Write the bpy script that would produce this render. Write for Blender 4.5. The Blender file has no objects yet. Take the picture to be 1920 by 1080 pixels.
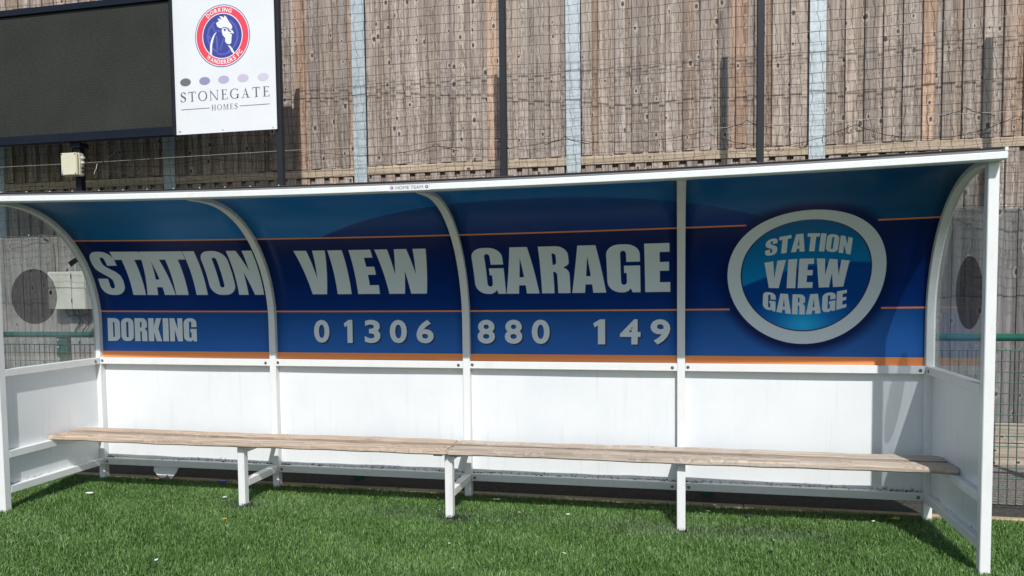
import bpy, bmesh, math, random
import numpy as np
from mathutils import Vector, Matrix
from mathutils.geometry import tessellate_polygon

random.seed(7)
rng = np.random.default_rng(11)
scene = bpy.context.scene
COL = scene.collection
PI = math.pi

# ------------------------------------------------------------------ camera
cam_d = bpy.data.cameras.new('camera')
cam = bpy.data.objects.new('camera', cam_d)
COL.objects.link(cam)
yaw, pitch, roll = math.radians(12.4428), math.radians(-3.1381), math.radians(-0.6533)
fwd = Vector((-math.sin(yaw)*math.cos(pitch), math.cos(yaw)*math.cos(pitch), math.sin(pitch)))
rgt = Vector((math.cos(yaw), math.sin(yaw), 0))
upv = rgt.cross(fwd)
r2 = math.cos(roll)*rgt + math.sin(roll)*upv
u2 = -math.sin(roll)*rgt + math.cos(roll)*upv
cam.matrix_world = Matrix(((r2.x, u2.x, -fwd.x, 4.3888), (r2.y, u2.y, -fwd.y, -5.0275),
                           (r2.z, u2.z, -fwd.z, 1.4450), (0, 0, 0, 1)))
cam_d.sensor_width = 36
cam_d.lens = 26.6742
cam_d.shift_y = 0.0390
cam_d.clip_start = 0.05
cam_d.clip_end = 2000
scene.camera = cam

# ------------------------------------------------------------------ sky, sun, exposure
SUN_TO = Vector((0.305, -1.0, 1.06)).normalized()
w = bpy.data.worlds.new('World'); scene.world = w; w.use_nodes = True
nt = w.node_tree
sky = nt.nodes.new('ShaderNodeTexSky'); sky.sky_type = 'NISHITA'; sky.sun_disc = False
sky.sun_elevation = math.asin(SUN_TO.z)
sky.sun_rotation = math.atan2(SUN_TO.x, SUN_TO.y)
bg = nt.nodes['Background']; bg.inputs['Strength'].default_value = 0.108
nt.links.new(sky.outputs[0], bg.inputs['Color'])
sun_d = bpy.data.lights.new('sun', 'SUN'); sun_d.energy = 3.8; sun_d.angle = math.radians(0.55)
sun_d.color = (1.0, 0.982, 0.945)
sun = bpy.data.objects.new('sun', sun_d); COL.objects.link(sun)
sun.rotation_euler = SUN_TO.to_track_quat('Z', 'Y').to_euler()
scene.view_settings.view_transform = 'Standard'
scene.view_settings.look = 'None'
scene.view_settings.exposure = 0.07
scene.view_settings.gamma = 1.0

# ------------------------------------------------------------------ object helpers
def link(o, parent=None):
    COL.objects.link(o)
    if parent is not None: o.parent = parent
    return o

def world_base(o):
    v = Vector((0, 0, 0))
    while o is not None:
        v += o.location; o = o.parent
    return v

def mesh_obj(name, verts, faces, mat, parent=None, smooth=False, uv=None, tone=None):
    """verts are given in world space; they are stored relative to the parent thing"""
    base = world_base(parent)
    me = bpy.data.meshes.new(name)
    me.from_pydata([(v[0]-base.x, v[1]-base.y, v[2]-base.z) for v in verts], [], faces)
    for m in (mat if isinstance(mat, (list, tuple)) else [mat]): me.materials.append(m)
    if uv is not None:
        l = me.uv_layers.new(name='UVMap')
        for i, lo in enumerate(me.loops): l.data[i].uv = uv[lo.vertex_index]
    if tone is not None:
        a = me.color_attributes.new('tone', 'FLOAT_COLOR', 'POINT')
        for i, c in enumerate(tone): a.data[i].color = (c[0], c[1], c[2], 1)
    if smooth:
        me.polygons.foreach_set('use_smooth', [True]*len(me.polygons))
    me.update()
    return link(bpy.data.objects.new(name, me), parent)

def thing(name, label, cat, loc=(0, 0, 0), group=None):
    o = bpy.data.objects.new(name, None)
    o.empty_display_size = 0.1
    COL.objects.link(o); o.location = loc
    return tag(o, label, cat, group)

def tag(o, label, cat, group=None, kind=None):
    o['label'] = label; o['category'] = cat
    if group: o['group'] = group
    if kind: o['kind'] = kind
    return o

class MB:
    """collects verts and faces"""
    def __init__(s): s.v = []; s.f = []; s.t = []
    def add(s, vs, fs, tone=None):
        n = len(s.v); s.v += [tuple(p) for p in vs]; s.f += [tuple(i+n for i in f) for f in fs]
        s.t += [tone or (0.5, 0.5, 0.5)]*len(vs)
    def box(s, x0, x1, y0, y1, z0, z1, tone=None):
        s.add([(x0,y0,z0),(x1,y0,z0),(x1,y1,z0),(x0,y1,z0),(x0,y0,z1),(x1,y0,z1),(x1,y1,z1),(x0,y1,z1)],
              [(0,3,2,1),(4,5,6,7),(0,1,5,4),(1,2,6,5),(2,3,7,6),(3,0,4,7)], tone)
    def bevbox(s, x0, x1, y0, y1, z0, z1, b=0.003, seg=1, cuts=0, axis=0, fn=None, tone=None, ycuts=()):
        bm = bmesh.new()
        bmesh.ops.create_cube(bm, size=1)
        for v in bm.verts:
            v.co = Vector(((x0+x1)/2+v.co.x*(x1-x0), (y0+y1)/2+v.co.y*(y1-y0), (z0+z1)/2+v.co.z*(z1-z0)))
        if cuts:
            lo = (x0, y0, z0)[axis]; hi = (x1, y1, z1)[axis]
            nrm = [0, 0, 0]; nrm[axis] = 1
            for k in range(1, cuts+1):
                c = [0, 0, 0]; c[axis] = lo+(hi-lo)*k/(cuts+1)
                bmesh.ops.bisect_plane(bm, geom=bm.verts[:]+bm.edges[:]+bm.faces[:], plane_co=c, plane_no=nrm)
        for yc in ycuts:
            bmesh.ops.bisect_plane(bm, geom=bm.verts[:]+bm.edges[:]+bm.faces[:], plane_co=(0, yc, 0), plane_no=(0, 1, 0))
        if b:
            eds = [e for e in bm.edges if len(e.link_faces) == 2 and e.calc_face_angle(0) > 0.5]
            bmesh.ops.bevel(bm, geom=eds, offset=b, segments=seg, affect='EDGES', clamp_overlap=True)
        if fn:
            for v in bm.verts: v.co = Vector(fn(v.co))
        bm.verts.index_update()
        s.add([v.co[:] for v in bm.verts], [[v.index for v in f.verts] for f in bm.faces], tone)
        bm.free()
    def tube(s, pts, r, n=6, cap=True):
        pts = [Vector(p) for p in pts]
        rings = []
        for i, p in enumerate(pts):
            d = (pts[min(i+1, len(pts)-1)]-pts[max(i-1, 0)]).normalized()
            a = d.cross(Vector((0, 0, 1)))
            if a.length < 1e-3: a = d.cross(Vector((1, 0, 0)))
            a.normalize(); c = d.cross(a)
            rings.append([p+(a*math.cos(2*PI*k/n)+c*math.sin(2*PI*k/n))*r for k in range(n)])
        vs = [q for R in rings for q in R]; fs = []
        for i in range(len(rings)-1):
            for k in range(n):
                k2 = (k+1) % n
                fs.append((i*n+k, i*n+k2, (i+1)*n+k2, (i+1)*n+k))
        if cap:
            fs.append(tuple(range(n-1, -1, -1))); fs.append(tuple((len(rings)-1)*n+k for k in range(n)))
        s.add(vs, fs)
    def cyl(s, c, axis, r, h, n=16, dome=0.0):
        """short cylinder or bolt head starting at c along the axis vector"""
        c = Vector(c); ax = Vector(axis).normalized()
        a = ax.orthogonal().normalized(); b = ax.cross(a)
        prof = [(r, 0), (r, h)] if not dome else [(r, 0), (r, h*0.5), (r*0.8, h*0.85), (r*0.4, h)]
        vs = []
        for rr, hh in prof:
            vs += [c+ax*hh+(a*math.cos(2*PI*k/n)+b*math.sin(2*PI*k/n))*rr for k in range(n)]
        fs = [(i*n+k, i*n+(k+1) % n, (i+1)*n+(k+1) % n, (i+1)*n+k) for i in range(len(prof)-1) for k in range(n)]
        fs.append(tuple((len(prof)-1)*n+k for k in range(n))); fs.append(tuple(range(n-1, -1, -1)))
        s.add(vs, fs)
    def build(s, name, mat, parent=None, smooth=False, tones=False, warp=None):
        vs = [warp(p) for p in s.v] if warp else s.v
        return mesh_obj(name, vs, s.f, mat, parent, smooth, tone=s.t if tones else None)

# ------------------------------------------------------------------ materials
def newmat(name):
    m = bpy.data.materials.new(name); m.use_nodes = True
    return m, m.node_tree, m.node_tree.nodes['Principled BSDF']

def N(t, kind, **kw):
    n = t.nodes.new(kind)
    for k, v in kw.items():
        if k in n.inputs: n.inputs[k].default_value = v
        else: setattr(n, k, v)
    return n

def L(t, a, b): t.links.new(a, b)

def ramp(t, src, stops, interp='LINEAR'):
    r = t.nodes.new('ShaderNodeValToRGB'); e = r.color_ramp.elements
    r.color_ramp.interpolation = interp
    while len(e) < len(stops): e.new(0.5)
    for i, (p, c) in enumerate(stops):
        e[i].position = p; e[i].color = (c[0], c[1], c[2], 1) if not isinstance(c, (int, float)) else (c, c, c, 1)
    if src is not None: L(t, src, r.inputs[0])
    return r

def mixc(t, fac, a, b, mode='MIX'):
    m = t.nodes.new('ShaderNodeMix'); m.data_type = 'RGBA'; m.blend_type = mode
    for sock, val in ((m.inputs[0], fac), (m.inputs[6], a), (m.inputs[7], b)):
        if hasattr(val, 'links'): L(t, val, sock)
        elif isinstance(val, (int, float)): sock.default_value = val
        else: sock.default_value = (val[0], val[1], val[2], 1)
    return m.outputs[2]

def math_(t, op, a, b=None, clamp=False):
    m = t.nodes.new('ShaderNodeMath'); m.operation = op; m.use_clamp = clamp
    for i, v in enumerate((a, b)):
        if v is None: continue
        if hasattr(v, 'links'): L(t, v, m.inputs[i])
        else: m.inputs[i].default_value = v
    return m.outputs[0]

def mapping(t, src, scale=(1, 1, 1), loc=(0, 0, 0)):
    m = t.nodes.new('ShaderNodeMapping'); m.inputs['Scale'].default_value = scale; m.inputs['Location'].default_value = loc
    L(t, src, m.inputs[0]); return m.outputs[0]

def noise(t, vec, scale=5, detail=4, rough=0.55, dist=0.0):
    n = t.nodes.new('ShaderNodeTexNoise'); n.inputs['Scale'].default_value = scale
    n.inputs['Detail'].default_value = detail; n.inputs['Roughness'].default_value = rough
    n.inputs['Distortion'].default_value = dist
    if vec is not None: L(t, vec, n.inputs['Vector'])
    return n.outputs[0]

def bump(t, h, p, strength=0.3, dist=0.01):
    b = t.nodes.new('ShaderNodeBump'); b.inputs['Strength'].default_value = strength; b.inputs['Distance'].default_value = dist
    L(t, h, b.inputs['Height']); L(t, b.outputs[0], p.inputs['Normal'])

def coords(t): return t.nodes.new('ShaderNodeTexCoord').outputs['Object']

def plain(name, c, rough=0.5, metal=0.0, var=0.0, vscale=8, spec=None):
    m, t, p = newmat(name)
    p.inputs['Base Color'].default_value = (*c, 1)
    p.inputs['Roughness'].default_value = rough; p.inputs['Metallic'].default_value = metal
    if spec is not None: p.inputs['Specular IOR Level'].default_value = spec
    if var:
        n = noise(t, coords(t), vscale, 5)
        r = ramp(t, n, [(0.3, [x*(1-var) for x in c]), (0.7, [min(1, x*(1+var)) for x in c])])
        L(t, r.outputs[0], p.inputs['Base Color'])
    return m

def white_paint(name, c=(0.80, 0.81, 0.81), grime=0.25, rough=0.35):
    m, t, p = newmat(name); co = coords(t)
    n1 = noise(t, mapping(t, co, (3, 3, 1.2)), 4, 6, 0.65)
    n2 = noise(t, co, 55, 4, 0.7)
    g = ramp(t, n1, [(0.50, 0.0), (0.75, 1.0)])
    s = ramp(t, n2, [(0.60, 0.0), (0.70, 1.0)])
    f = math_(t, 'MULTIPLY', math_(t, 'ADD', math_(t, 'MULTIPLY', g.outputs[0], 0.5), math_(t, 'MULTIPLY', s.outputs[0], 0.45)), grime)
    L(t, mixc(t, f, c, (0.36, 0.35, 0.31)), p.inputs['Base Color'])
    L(t, ramp(t, n1, [(0.3, rough-0.08), (0.7, rough+0.15)]).outputs[0], p.inputs['Roughness'])
    return m

M = {}
M['frame'] = white_paint('white_powder_coat', (0.80, 0.81, 0.80), 0.30)

# white hollow plastic sheet: faint vertical flutes, splashes of dirt near its foot, sparser dark flecks under the rail
def white_sheet():
    m, t, p = newmat('white_plastic_sheet'); co = coords(t)
    sep = N(t, 'ShaderNodeSeparateXYZ'); L(t, co, sep.inputs[0])
    n1 = noise(t, mapping(t, co, (1, 1, 0.7)), 3.0, 6, 0.6)
    base = ramp(t, n1, [(0.32, (0.745, 0.772, 0.795)), (0.5, (0.785, 0.805, 0.82)), (0.7, (0.81, 0.826, 0.838))]).outputs[0]
    n2 = noise(t, co, 38, 6, 0.75); n3 = noise(t, mapping(t, co, (2.2, 2.2, 1)), 3, 3)
    low = N(t, 'ShaderNodeMapRange', **{'From Min': 0.15, 'From Max': 0.235, 'To Min': 0.68, 'To Max': 0.0}); L(t, sep.outputs[2], low.inputs[0])
    hi = N(t, 'ShaderNodeMapRange', **{'From Min': 0.84, 'From Max': 0.885, 'To Min': 0.0, 'To Max': 0.22}); L(t, sep.outputs[2], hi.inputs[0])
    amt = math_(t, 'MULTIPLY', math_(t, 'ADD', low.outputs[0], hi.outputs[0]), math_(t, 'ADD', n3, 0.30))
    thr = math_(t, 'SUBTRACT', math_(t, 'ADD', n2, amt), 0.82)
    f = math_(t, 'MULTIPLY', thr, 5.0, True)
    dr = noise(t, mapping(t, co, (26, 26, 1.1)), 1.0, 3, 0.5, 0.4); sc = noise(t, mapping(t, co, (5, 5, 14)), 1.6, 5, 0.7, 1.0)
    dm = math_(t, 'ADD', math_(t, 'MULTIPLY', ramp(t, dr, [(0.60, 0.0), (0.74, 1.0)]).outputs[0], 0.16), math_(t, 'MULTIPLY', ramp(t, sc, [(0.66, 0.0), (0.72, 1.0)]).outputs[0], 0.16))
    base = mixc(t, dm, base, (0.45, 0.45, 0.41))
    L(t, mixc(t, f, base, (0.13, 0.125, 0.11)), p.inputs['Base Color'])
    p.inputs['Roughness'].default_value = 0.27
    wv = N(t, 'ShaderNodeTexWave', wave_type='BANDS', bands_direction='X', Scale=28.0)
    L(t, co, wv.inputs['Vector']); bump(t, wv.outputs[1], p, 0.05, 0.004)
    return m
M['sheet'] = white_sheet()
M['bolt'] = plain('dull_bolt_steel', (0.22, 0.22, 0.21), 0.4, 0.8)
M['black_steel'] = plain('black_steel', (0.025, 0.025, 0.027), 0.5)
M['grey_trim'] = plain('grey_roof_trim', (0.21, 0.205, 0.21), 0.5, 0, 0.15, 6)
M['dark_edge'] = plain('dark_roof_edge', (0.055, 0.045, 0.045), 0.6, 0, 0.3, 9)
M['screw'] = plain('bright_screw', (0.75, 0.75, 0.72), 0.35, 0.2)
M['post_dark'] = plain('dark_powder_coat', (0.018, 0.020, 0.025), 0.5, 0, 0.12, 5, 0.3)
M['navy'] = plain('navy_steel', (0.006, 0.009, 0.018), 0.5, 0, 0.12, 5, 0.25)
M['green'] = plain('green_powder_coat', (0.012, 0.095, 0.068), 0.35, 0, 0.2, 12)
M['green_wire'] = plain('green_wire', (0.018, 0.070, 0.048), 0.45, 0, 0.25, 20, 0.3)
M['net'] = plain('black_netting', (0.010, 0.009, 0.009), 0.8, spec=0.2)
M['steel_wire'] = plain('steel_wire', (0.55, 0.54, 0.50), 0.4, 0.3)
M['beige'] = plain('beige_plastic', (0.66, 0.62, 0.46), 0.45, 0, 0.06, 4)
M['cream'] = plain('cream_enclosure', (0.62, 0.60, 0.52), 0.5, 0, 0.1, 5)
M['white_board'] = plain('white_sign_board', (0.76, 0.77, 0.79), 0.4, 0, 0.03, 3)

def printed(name, c, rough=0.35): return plain(name, c, rough)
M['letter'] = printed('printed_silver', (0.72, 0.78, 0.81), 0.3)
M['letter_shadow'] = printed('printed_shadow_ink', (0.008, 0.018, 0.10), 0.3)
M['orange'] = printed('printed_orange', (0.85, 0.28, 0.085), 0.3)
M['ink_grey'] = printed('ink_grey', (0.12, 0.115, 0.14))
M['red'] = printed('ink_red', (0.82, 0.065, 0.10)); M['blue'] = printed('ink_blue', (0.050, 0.060, 0.30))
M['blue_light'] = printed('ink_light_blue', (0.115, 0.12, 0.44)); M['white_ink'] = printed('ink_white', (0.80, 0.81, 0.83))
M['magenta'] = printed('ink_magenta', (0.42, 0.05, 0.22))
M['sticker'] = printed('sticker_white', (0.74, 0.73, 0.76))

# printed blue vinyl of the shelter back: UV is (metres along, metres up the curve)
def vinyl():
    m, t, p = newmat('printed_blue_vinyl')
    uv = t.nodes.new('ShaderNodeUVMap').outputs[0]
    sep = N(t, 'ShaderNodeSeparateXYZ'); L(t, uv, sep.inputs[0]); x, u = sep.outputs[0], sep.outputs[1]
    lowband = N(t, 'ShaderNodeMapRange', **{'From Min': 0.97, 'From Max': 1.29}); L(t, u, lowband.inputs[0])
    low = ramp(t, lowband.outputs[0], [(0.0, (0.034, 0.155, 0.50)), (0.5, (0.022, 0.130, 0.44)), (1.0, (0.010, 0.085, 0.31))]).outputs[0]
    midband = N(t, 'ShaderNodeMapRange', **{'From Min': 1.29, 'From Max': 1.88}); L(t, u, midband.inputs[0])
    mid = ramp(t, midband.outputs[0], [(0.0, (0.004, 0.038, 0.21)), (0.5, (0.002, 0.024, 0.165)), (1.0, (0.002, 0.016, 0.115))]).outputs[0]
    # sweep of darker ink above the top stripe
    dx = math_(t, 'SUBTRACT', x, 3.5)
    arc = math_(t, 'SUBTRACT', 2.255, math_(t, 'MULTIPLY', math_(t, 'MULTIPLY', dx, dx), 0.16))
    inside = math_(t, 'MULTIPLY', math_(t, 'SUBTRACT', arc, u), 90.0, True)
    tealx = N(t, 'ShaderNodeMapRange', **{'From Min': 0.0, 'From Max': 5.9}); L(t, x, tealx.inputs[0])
    teal = ramp(t, tealx.outputs[0], [(0.0, (0.003, 0.125, 0.34)), (0.16, (0.005, 0.21, 0.60)), (0.45, (0.005, 0.19, 0.58)), (0.72, (0.004, 0.15, 0.44)), (1.0, (0.003, 0.085, 0.22))]).outputs[0]  # darker right end: lighting of that bay is put into the ink colour
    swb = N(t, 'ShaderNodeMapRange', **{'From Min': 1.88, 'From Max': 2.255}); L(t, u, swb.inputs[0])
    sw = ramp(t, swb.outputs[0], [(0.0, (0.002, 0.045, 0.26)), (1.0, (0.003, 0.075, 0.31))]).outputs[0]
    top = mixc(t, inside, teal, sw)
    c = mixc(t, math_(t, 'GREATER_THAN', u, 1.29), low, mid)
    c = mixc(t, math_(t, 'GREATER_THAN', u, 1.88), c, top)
    # navy disc printed round the badge
    ddx = math_(t, 'SUBTRACT', x, 5.152); ddu = math_(t, 'SUBTRACT', u, 1.530)
    rr = math_(t, 'SQRT', math_(t, 'ADD', math_(t, 'MULTIPLY', ddx, ddx), math_(t, 'MULTIPLY', ddu, ddu)))
    halo = N(t, 'ShaderNodeMapRange', **{'From Min': 0.490, 'From Max': 0.560, 'To Min': 1.0, 'To Max': 0.0}); L(t, rr, halo.inputs[0])
    c = mixc(t, halo.outputs[0], c, (0.003, 0.018, 0.115))
    n = noise(t, mapping(t, uv, (1.2, 3, 1)), 2.5, 4)
    c = mixc(t, 0.16, c, ramp(t, n, [(0.3, 0.0), (0.7, 0.45)]).outputs[0], 'SOFT_LIGHT')
    L(t, c, p.inputs['Base Color'])
    p.inputs['Roughness'].default_value = 0.28; p.inputs['Specular IOR Level'].default_value = 0.13
    bump(t, noise(t, uv, 6, 3), p, 0.04, 0.01)
    return m
M['vinyl'] = vinyl()
M['sheet_back'] = plain('sheet_back_grey', (0.45, 0.45, 0.46), 0.5)

def disc_mat():
    m, t, p = newmat('printed_badge_disc')
    uv = t.nodes.new('ShaderNodeUVMap').outputs[0]
    sep = N(t, 'ShaderNodeSeparateXYZ'); L(t, uv, sep.inputs[0]); x, u = sep.outputs[0], sep.outputs[1]
    dx = math_(t, 'SUBTRACT', x, 5.40); arc = math_(t, 'SUBTRACT', 1.60, math_(t, 'MULTIPLY', math_(t, 'MULTIPLY', dx, dx), 0.40))
    below = math_(t, 'MULTIPLY', math_(t, 'SUBTRACT', arc, u), 60, True)
    up = N(t, 'ShaderNodeMapRange', **{'From Min': 1.45, 'From Max': 1.91}); L(t, u, up.inputs[0])
    a = ramp(t, up.outputs[0], [(0, (0.006, 0.25, 0.58)), (1, (0.003, 0.13, 0.34))]).outputs[0]
    g1 = math_(t, 'SUBTRACT', x, 5.15); g2 = math_(t, 'SUBTRACT', u, 1.185)
    gr = math_(t, 'SQRT', math_(t, 'ADD', math_(t, 'MULTIPLY', math_(t, 'MULTIPLY', g1, g1), 0.5), math_(t, 'MULTIPLY', g2, g2)))
    gl = N(t, 'ShaderNodeMapRange', **{'From Min': 0.0, 'From Max': 0.24}); L(t, gr, gl.inputs[0])
    b = ramp(t, gl.outputs[0], [(0, (0.02, 0.52, 0.95)), (0.5, (0.006, 0.19, 0.56)), (1, (0.003, 0.065, 0.30))]).outputs[0]
    L(t, mixc(t, below, a, b), p.inputs['Base Color']); p.inputs['Roughness'].default_value = 0.26; p.inputs['Specular IOR Level'].default_value = 0.12
    return m
M['disc'] = disc_mat()

def glass():
    m, t, p = newmat('clear_acrylic'); t.nodes.remove(p)
    out = t.nodes['Material Output']; co = coords(t)
    tr = N(t, 'ShaderNodeBsdfTransparent'); tr.inputs[0].default_value = (0.90, 0.925, 0.925, 1)
    gl = N(t, 'ShaderNodeBsdfGlossy'); gl.inputs['Roughness'].default_value = 0.015
    df = N(t, 'ShaderNodeBsdfDiffuse'); df.inputs[0].default_value = (0.62, 0.64, 0.64, 1)
    lw = N(t, 'ShaderNodeLayerWeight'); fr5 = math_(t, 'POWER', lw.outputs['Facing'], 5.0); frs = math_(t, 'ADD', math_(t, 'MULTIPLY', fr5, 0.95), 0.045)
    m1 = N(t, 'ShaderNodeMixShader'); lw.inputs[0].default_value = 0.5; L(t, frs, m1.inputs[0]); L(t, tr.outputs[0], m1.inputs[1]); L(t, gl.outputs[0], m1.inputs[2])
    m2 = N(t, 'ShaderNodeMixShader')
    n = noise(t, mapping(t, co, (1, 1, 0.4)), 6, 6, 0.7); sc = noise(t, mapping(t, co, (1, 5, 60)), 1.5, 4, 0.7, 1.5)
    hz = math_(t, 'ADD', ramp(t, n, [(0.35, 0.05), (0.75, 0.17)]).outputs[0], math_(t, 'MULTIPLY', ramp(t, sc, [(0.62, 0.0), (0.72, 1.0)]).outputs[0], 0.14))
    L(t, hz, m2.inputs[0])
    L(t, m1.outputs[0], m2.inputs[1]); L(t, df.outputs[0], m2.inputs[2]); L(t, m2.outputs[0], out.inputs[0])
    return m
M['glass'] = glass()

def tint():
    m, t, p = newmat('smoked_sticker'); t.nodes.remove(p)
    out = t.nodes['Material Output']
    tr = N(t, 'ShaderNodeBsdfTransparent'); tr.inputs[0].default_value = (0.71, 0.70, 0.72, 1)
    df = N(t, 'ShaderNodeBsdfDiffuse'); df.inputs[0].default_value = (0.055, 0.055, 0.062, 1)
    mx = N(t, 'ShaderNodeMixShader'); mx.inputs[0].default_value = 0.15
    L(t, tr.outputs[0], mx.inputs[1]); L(t, df.outputs[0], mx.inputs[2]); L(t, mx.outputs[0], out.inputs[0])
    return m
M['tint'] = tint()

# weathered softwood; attribute tone = (lightness, warmth, offset) of each board
def timber(name, light, dark, warm, axis=2, knots=True, grain=1.0, rough=0.75):
    m, t, p = newmat(name); co = coords(t)
    at = N(t, 'ShaderNodeAttribute', attribute_name='tone')
    sp = N(t, 'ShaderNodeSeparateColor'); L(t, at.outputs['Color'], sp.inputs[0])
    cmb = N(t, 'ShaderNodeCombineXYZ')
    off = math_(t, 'MULTIPLY', sp.outputs[2], 37.0)
    for i in range(3): L(t, off, cmb.inputs[i])
    va = N(t, 'ShaderNodeVectorMath'); va.operation = 'ADD'; L(t, co, va.inputs[0]); L(t, cmb.outputs[0], va.inputs[1])
    v = va.outputs[0]
    # knots push the grain lines aside
    vs_ = N(t, 'ShaderNodeSeparateXYZ'); L(t, v, vs_.inputs[0]); vc = N(t, 'ShaderNodeCombineXYZ')
    for i, q in ((0, 0), (1, 2)): L(t, math_(t, 'MULTIPLY', vs_.outputs[q], 5.6 if q == axis else 9.0), vc.inputs[i])
    vo = N(t, 'ShaderNodeTexVoronoi', voronoi_dimensions='2D', Scale=1.0); L(t, vc.outputs[0], vo.inputs['Vector'])
    kd = vo.outputs['Distance']
    kc = N(t, 'ShaderNodeSeparateColor'); L(t, vo.outputs['Color'], kc.inputs[0])
    near = N(t, 'ShaderNodeMapRange', **{'From Min': 0.0, 'From Max': 0.42, 'To Min': 1.0, 'To Max': 0.0}); L(t, kd, near.inputs[0])
    gs = [70*grain, 70*grain, 70*grain]; gs[axis] = 2.2*grain
    g = noise(t, mapping(t, v, gs), 1.0, 5, 0.65, 0.6)
    gs2 = [30*grain]*3; gs2[axis] = 1.0*grain
    dv = N(t, 'ShaderNodeVectorMath'); dv.operation = 'ADD'; L(t, mapping(t, v, gs2), dv.inputs[0])
    k3 = N(t, 'ShaderNodeCombineXYZ'); kk = math_(t, 'MULTIPLY', near.outputs[0], 1.6)
    for i in range(3): L(t, kk, k3.inputs[i])
    L(t, k3.outputs[0], dv.inputs[1])
    g2 = noise(t, dv.outputs[0], 1.0, 4, 0.6, 1.2)
    gg = math_(t, 'ADD', math_(t, 'MULTIPLY', g, 0.5), math_(t, 'MULTIPLY', g2, 0.5))
    c = ramp(t, gg, [(0.38, dark), (0.50, [a*0.55+b*0.45 for a, b in zip(light, dark)]), (0.61, light)]).outputs[0]
    hue = ramp(t, sp.outputs[1], [(0.0, (0.965, 0.98, 1.01)), (0.22, (1.01, 0.995, 0.975)), (1.0, warm)])
    c = mixc(t, 1.0, c, hue.outputs[0], 'MULTIPLY')
    st = noise(t, mapping(t, v, [(0.35 if q == axis else 34.0) for q in range(3)]), 1.0, 2, 0.5)
    gain = math_(t, 'ADD', math_(t, 'ADD', math_(t, 'MULTIPLY', sp.outputs[0], 0.62), math_(t, 'MULTIPLY', st, 0.75)), 0.32)
    gc = N(t, 'ShaderNodeCombineColor')
    for i in range(3): L(t, gain, gc.inputs[i])
    c = mixc(t, 1.0, c, gc.outputs[0], 'MULTIPLY')
    if knots:
        some = math_(t, 'GREATER_THAN', kc.outputs[0], 0.70)
        kr = math_(t, 'ADD', math_(t, 'MULTIPLY', kc.outputs[1], 0.095), 0.05)
        core = math_(t, 'MULTIPLY', math_(t, 'SUBTRACT', kr, kd), 40.0, True)
        ring = math_(t, 'MULTIPLY', math_(t, 'SUBTRACT', math_(t, 'MULTIPLY', kr, 2.1), kd), 14.0, True)
        c = mixc(t, math_(t, 'MULTIPLY', math_(t, 'MULTIPLY', ring, some), 0.35), c, [min(1, a*1.35) for a in light])
        c = mixc(t, math_(t, 'MULTIPLY', math_(t, 'MULTIPLY', core, some), 0.9), c, [a*0.11 for a in light])
    L(t, c, p.inputs['Base Color']); p.inputs['Roughness'].default_value = rough
    p.inputs['Specular IOR Level'].default_value = 0.25
    bump(t, gg, p, 0.35, 0.004)
    return m
M['fence_wood'] = timber('weathered_brown_board', (0.475, 0.40, 0.345), (0.165, 0.125, 0.098), (1.07, 0.86, 0.72))
M['grey_wood'] = timber('weathered_grey_board', (0.30, 0.285, 0.27), (0.13, 0.122, 0.115), (1.06, 0.9, 0.78))
M['rail_wood'] = timber('weathered_rail_timber', (0.47, 0.385, 0.29), (0.28, 0.215, 0.155), (1.05, 0.85, 0.7), axis=0)
M['bench_wood'] = timber('worn_bench_plank', (0.62, 0.53, 0.44), (0.31, 0.25, 0.20), (1.12, 0.80, 0.58), axis=0, knots=False, grain=1.0)
M['sleeper'] = timber('timber_sleeper', (0.44, 0.385, 0.32), (0.25, 0.21, 0.17), (1.05, 0.88, 0.75), axis=0, grain=0.7)

def galv():
    m, t, p = newmat('galvanised_steel'); co = coords(t)
    vo = N(t, 'ShaderNodeTexVoronoi', Scale=1.0); L(t, mapping(t, co, (55, 55, 40)), vo.inputs['Vector'])
    n = noise(t, mapping(t, co, (6, 6, 1.6)), 2.5, 6, 0.65)
    sp = N(t, 'ShaderNodeSeparateColor'); L(t, vo.outputs['Color'], sp.inputs[0])
    f = math_(t, 'ADD', math_(t, 'MULTIPLY', sp.outputs[0], 0.35), math_(t, 'MULTIPLY', n, 0.65))
    L(t, ramp(t, f, [(0.25, (0.38, 0.43, 0.45)), (0.75, (0.54, 0.595, 0.615))]).outputs[0], p.inputs['Base Color'])
    p.inputs['Metallic'].default_value = 0.25; p.inputs['Roughness'].default_value = 0.5
    return m
M['galv'] = galv()

def led():
    m, t, p = newmat('led_modules'); co = coords(t)
    wv = N(t, 'ShaderNodeTexWave', wave_type='BANDS', bands_direction='Z', Scale=22.0, Distortion=2.5); L(t, co, wv.inputs['Vector'])
    n = noise(t, mapping(t, co, (30, 1, 90)), 1.0, 3); n2 = noise(t, co, 1.6, 3)
    f = math_(t, 'ADD', math_(t, 'MULTIPLY', wv.outputs[1], 0.25), math_(t, 'ADD', math_(t, 'MULTIPLY', n, 0.5), math_(t, 'MULTIPLY', n2, 0.35)))
    L(t, ramp(t, f, [(0.38, (0.005, 0.006, 0.004)), (0.75, (0.030, 0.033, 0.022))]).outputs[0], p.inputs['Base Color'])
    p.inputs['Roughness'].default_value = 0.7
    return m
M['led'] = led()

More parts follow.
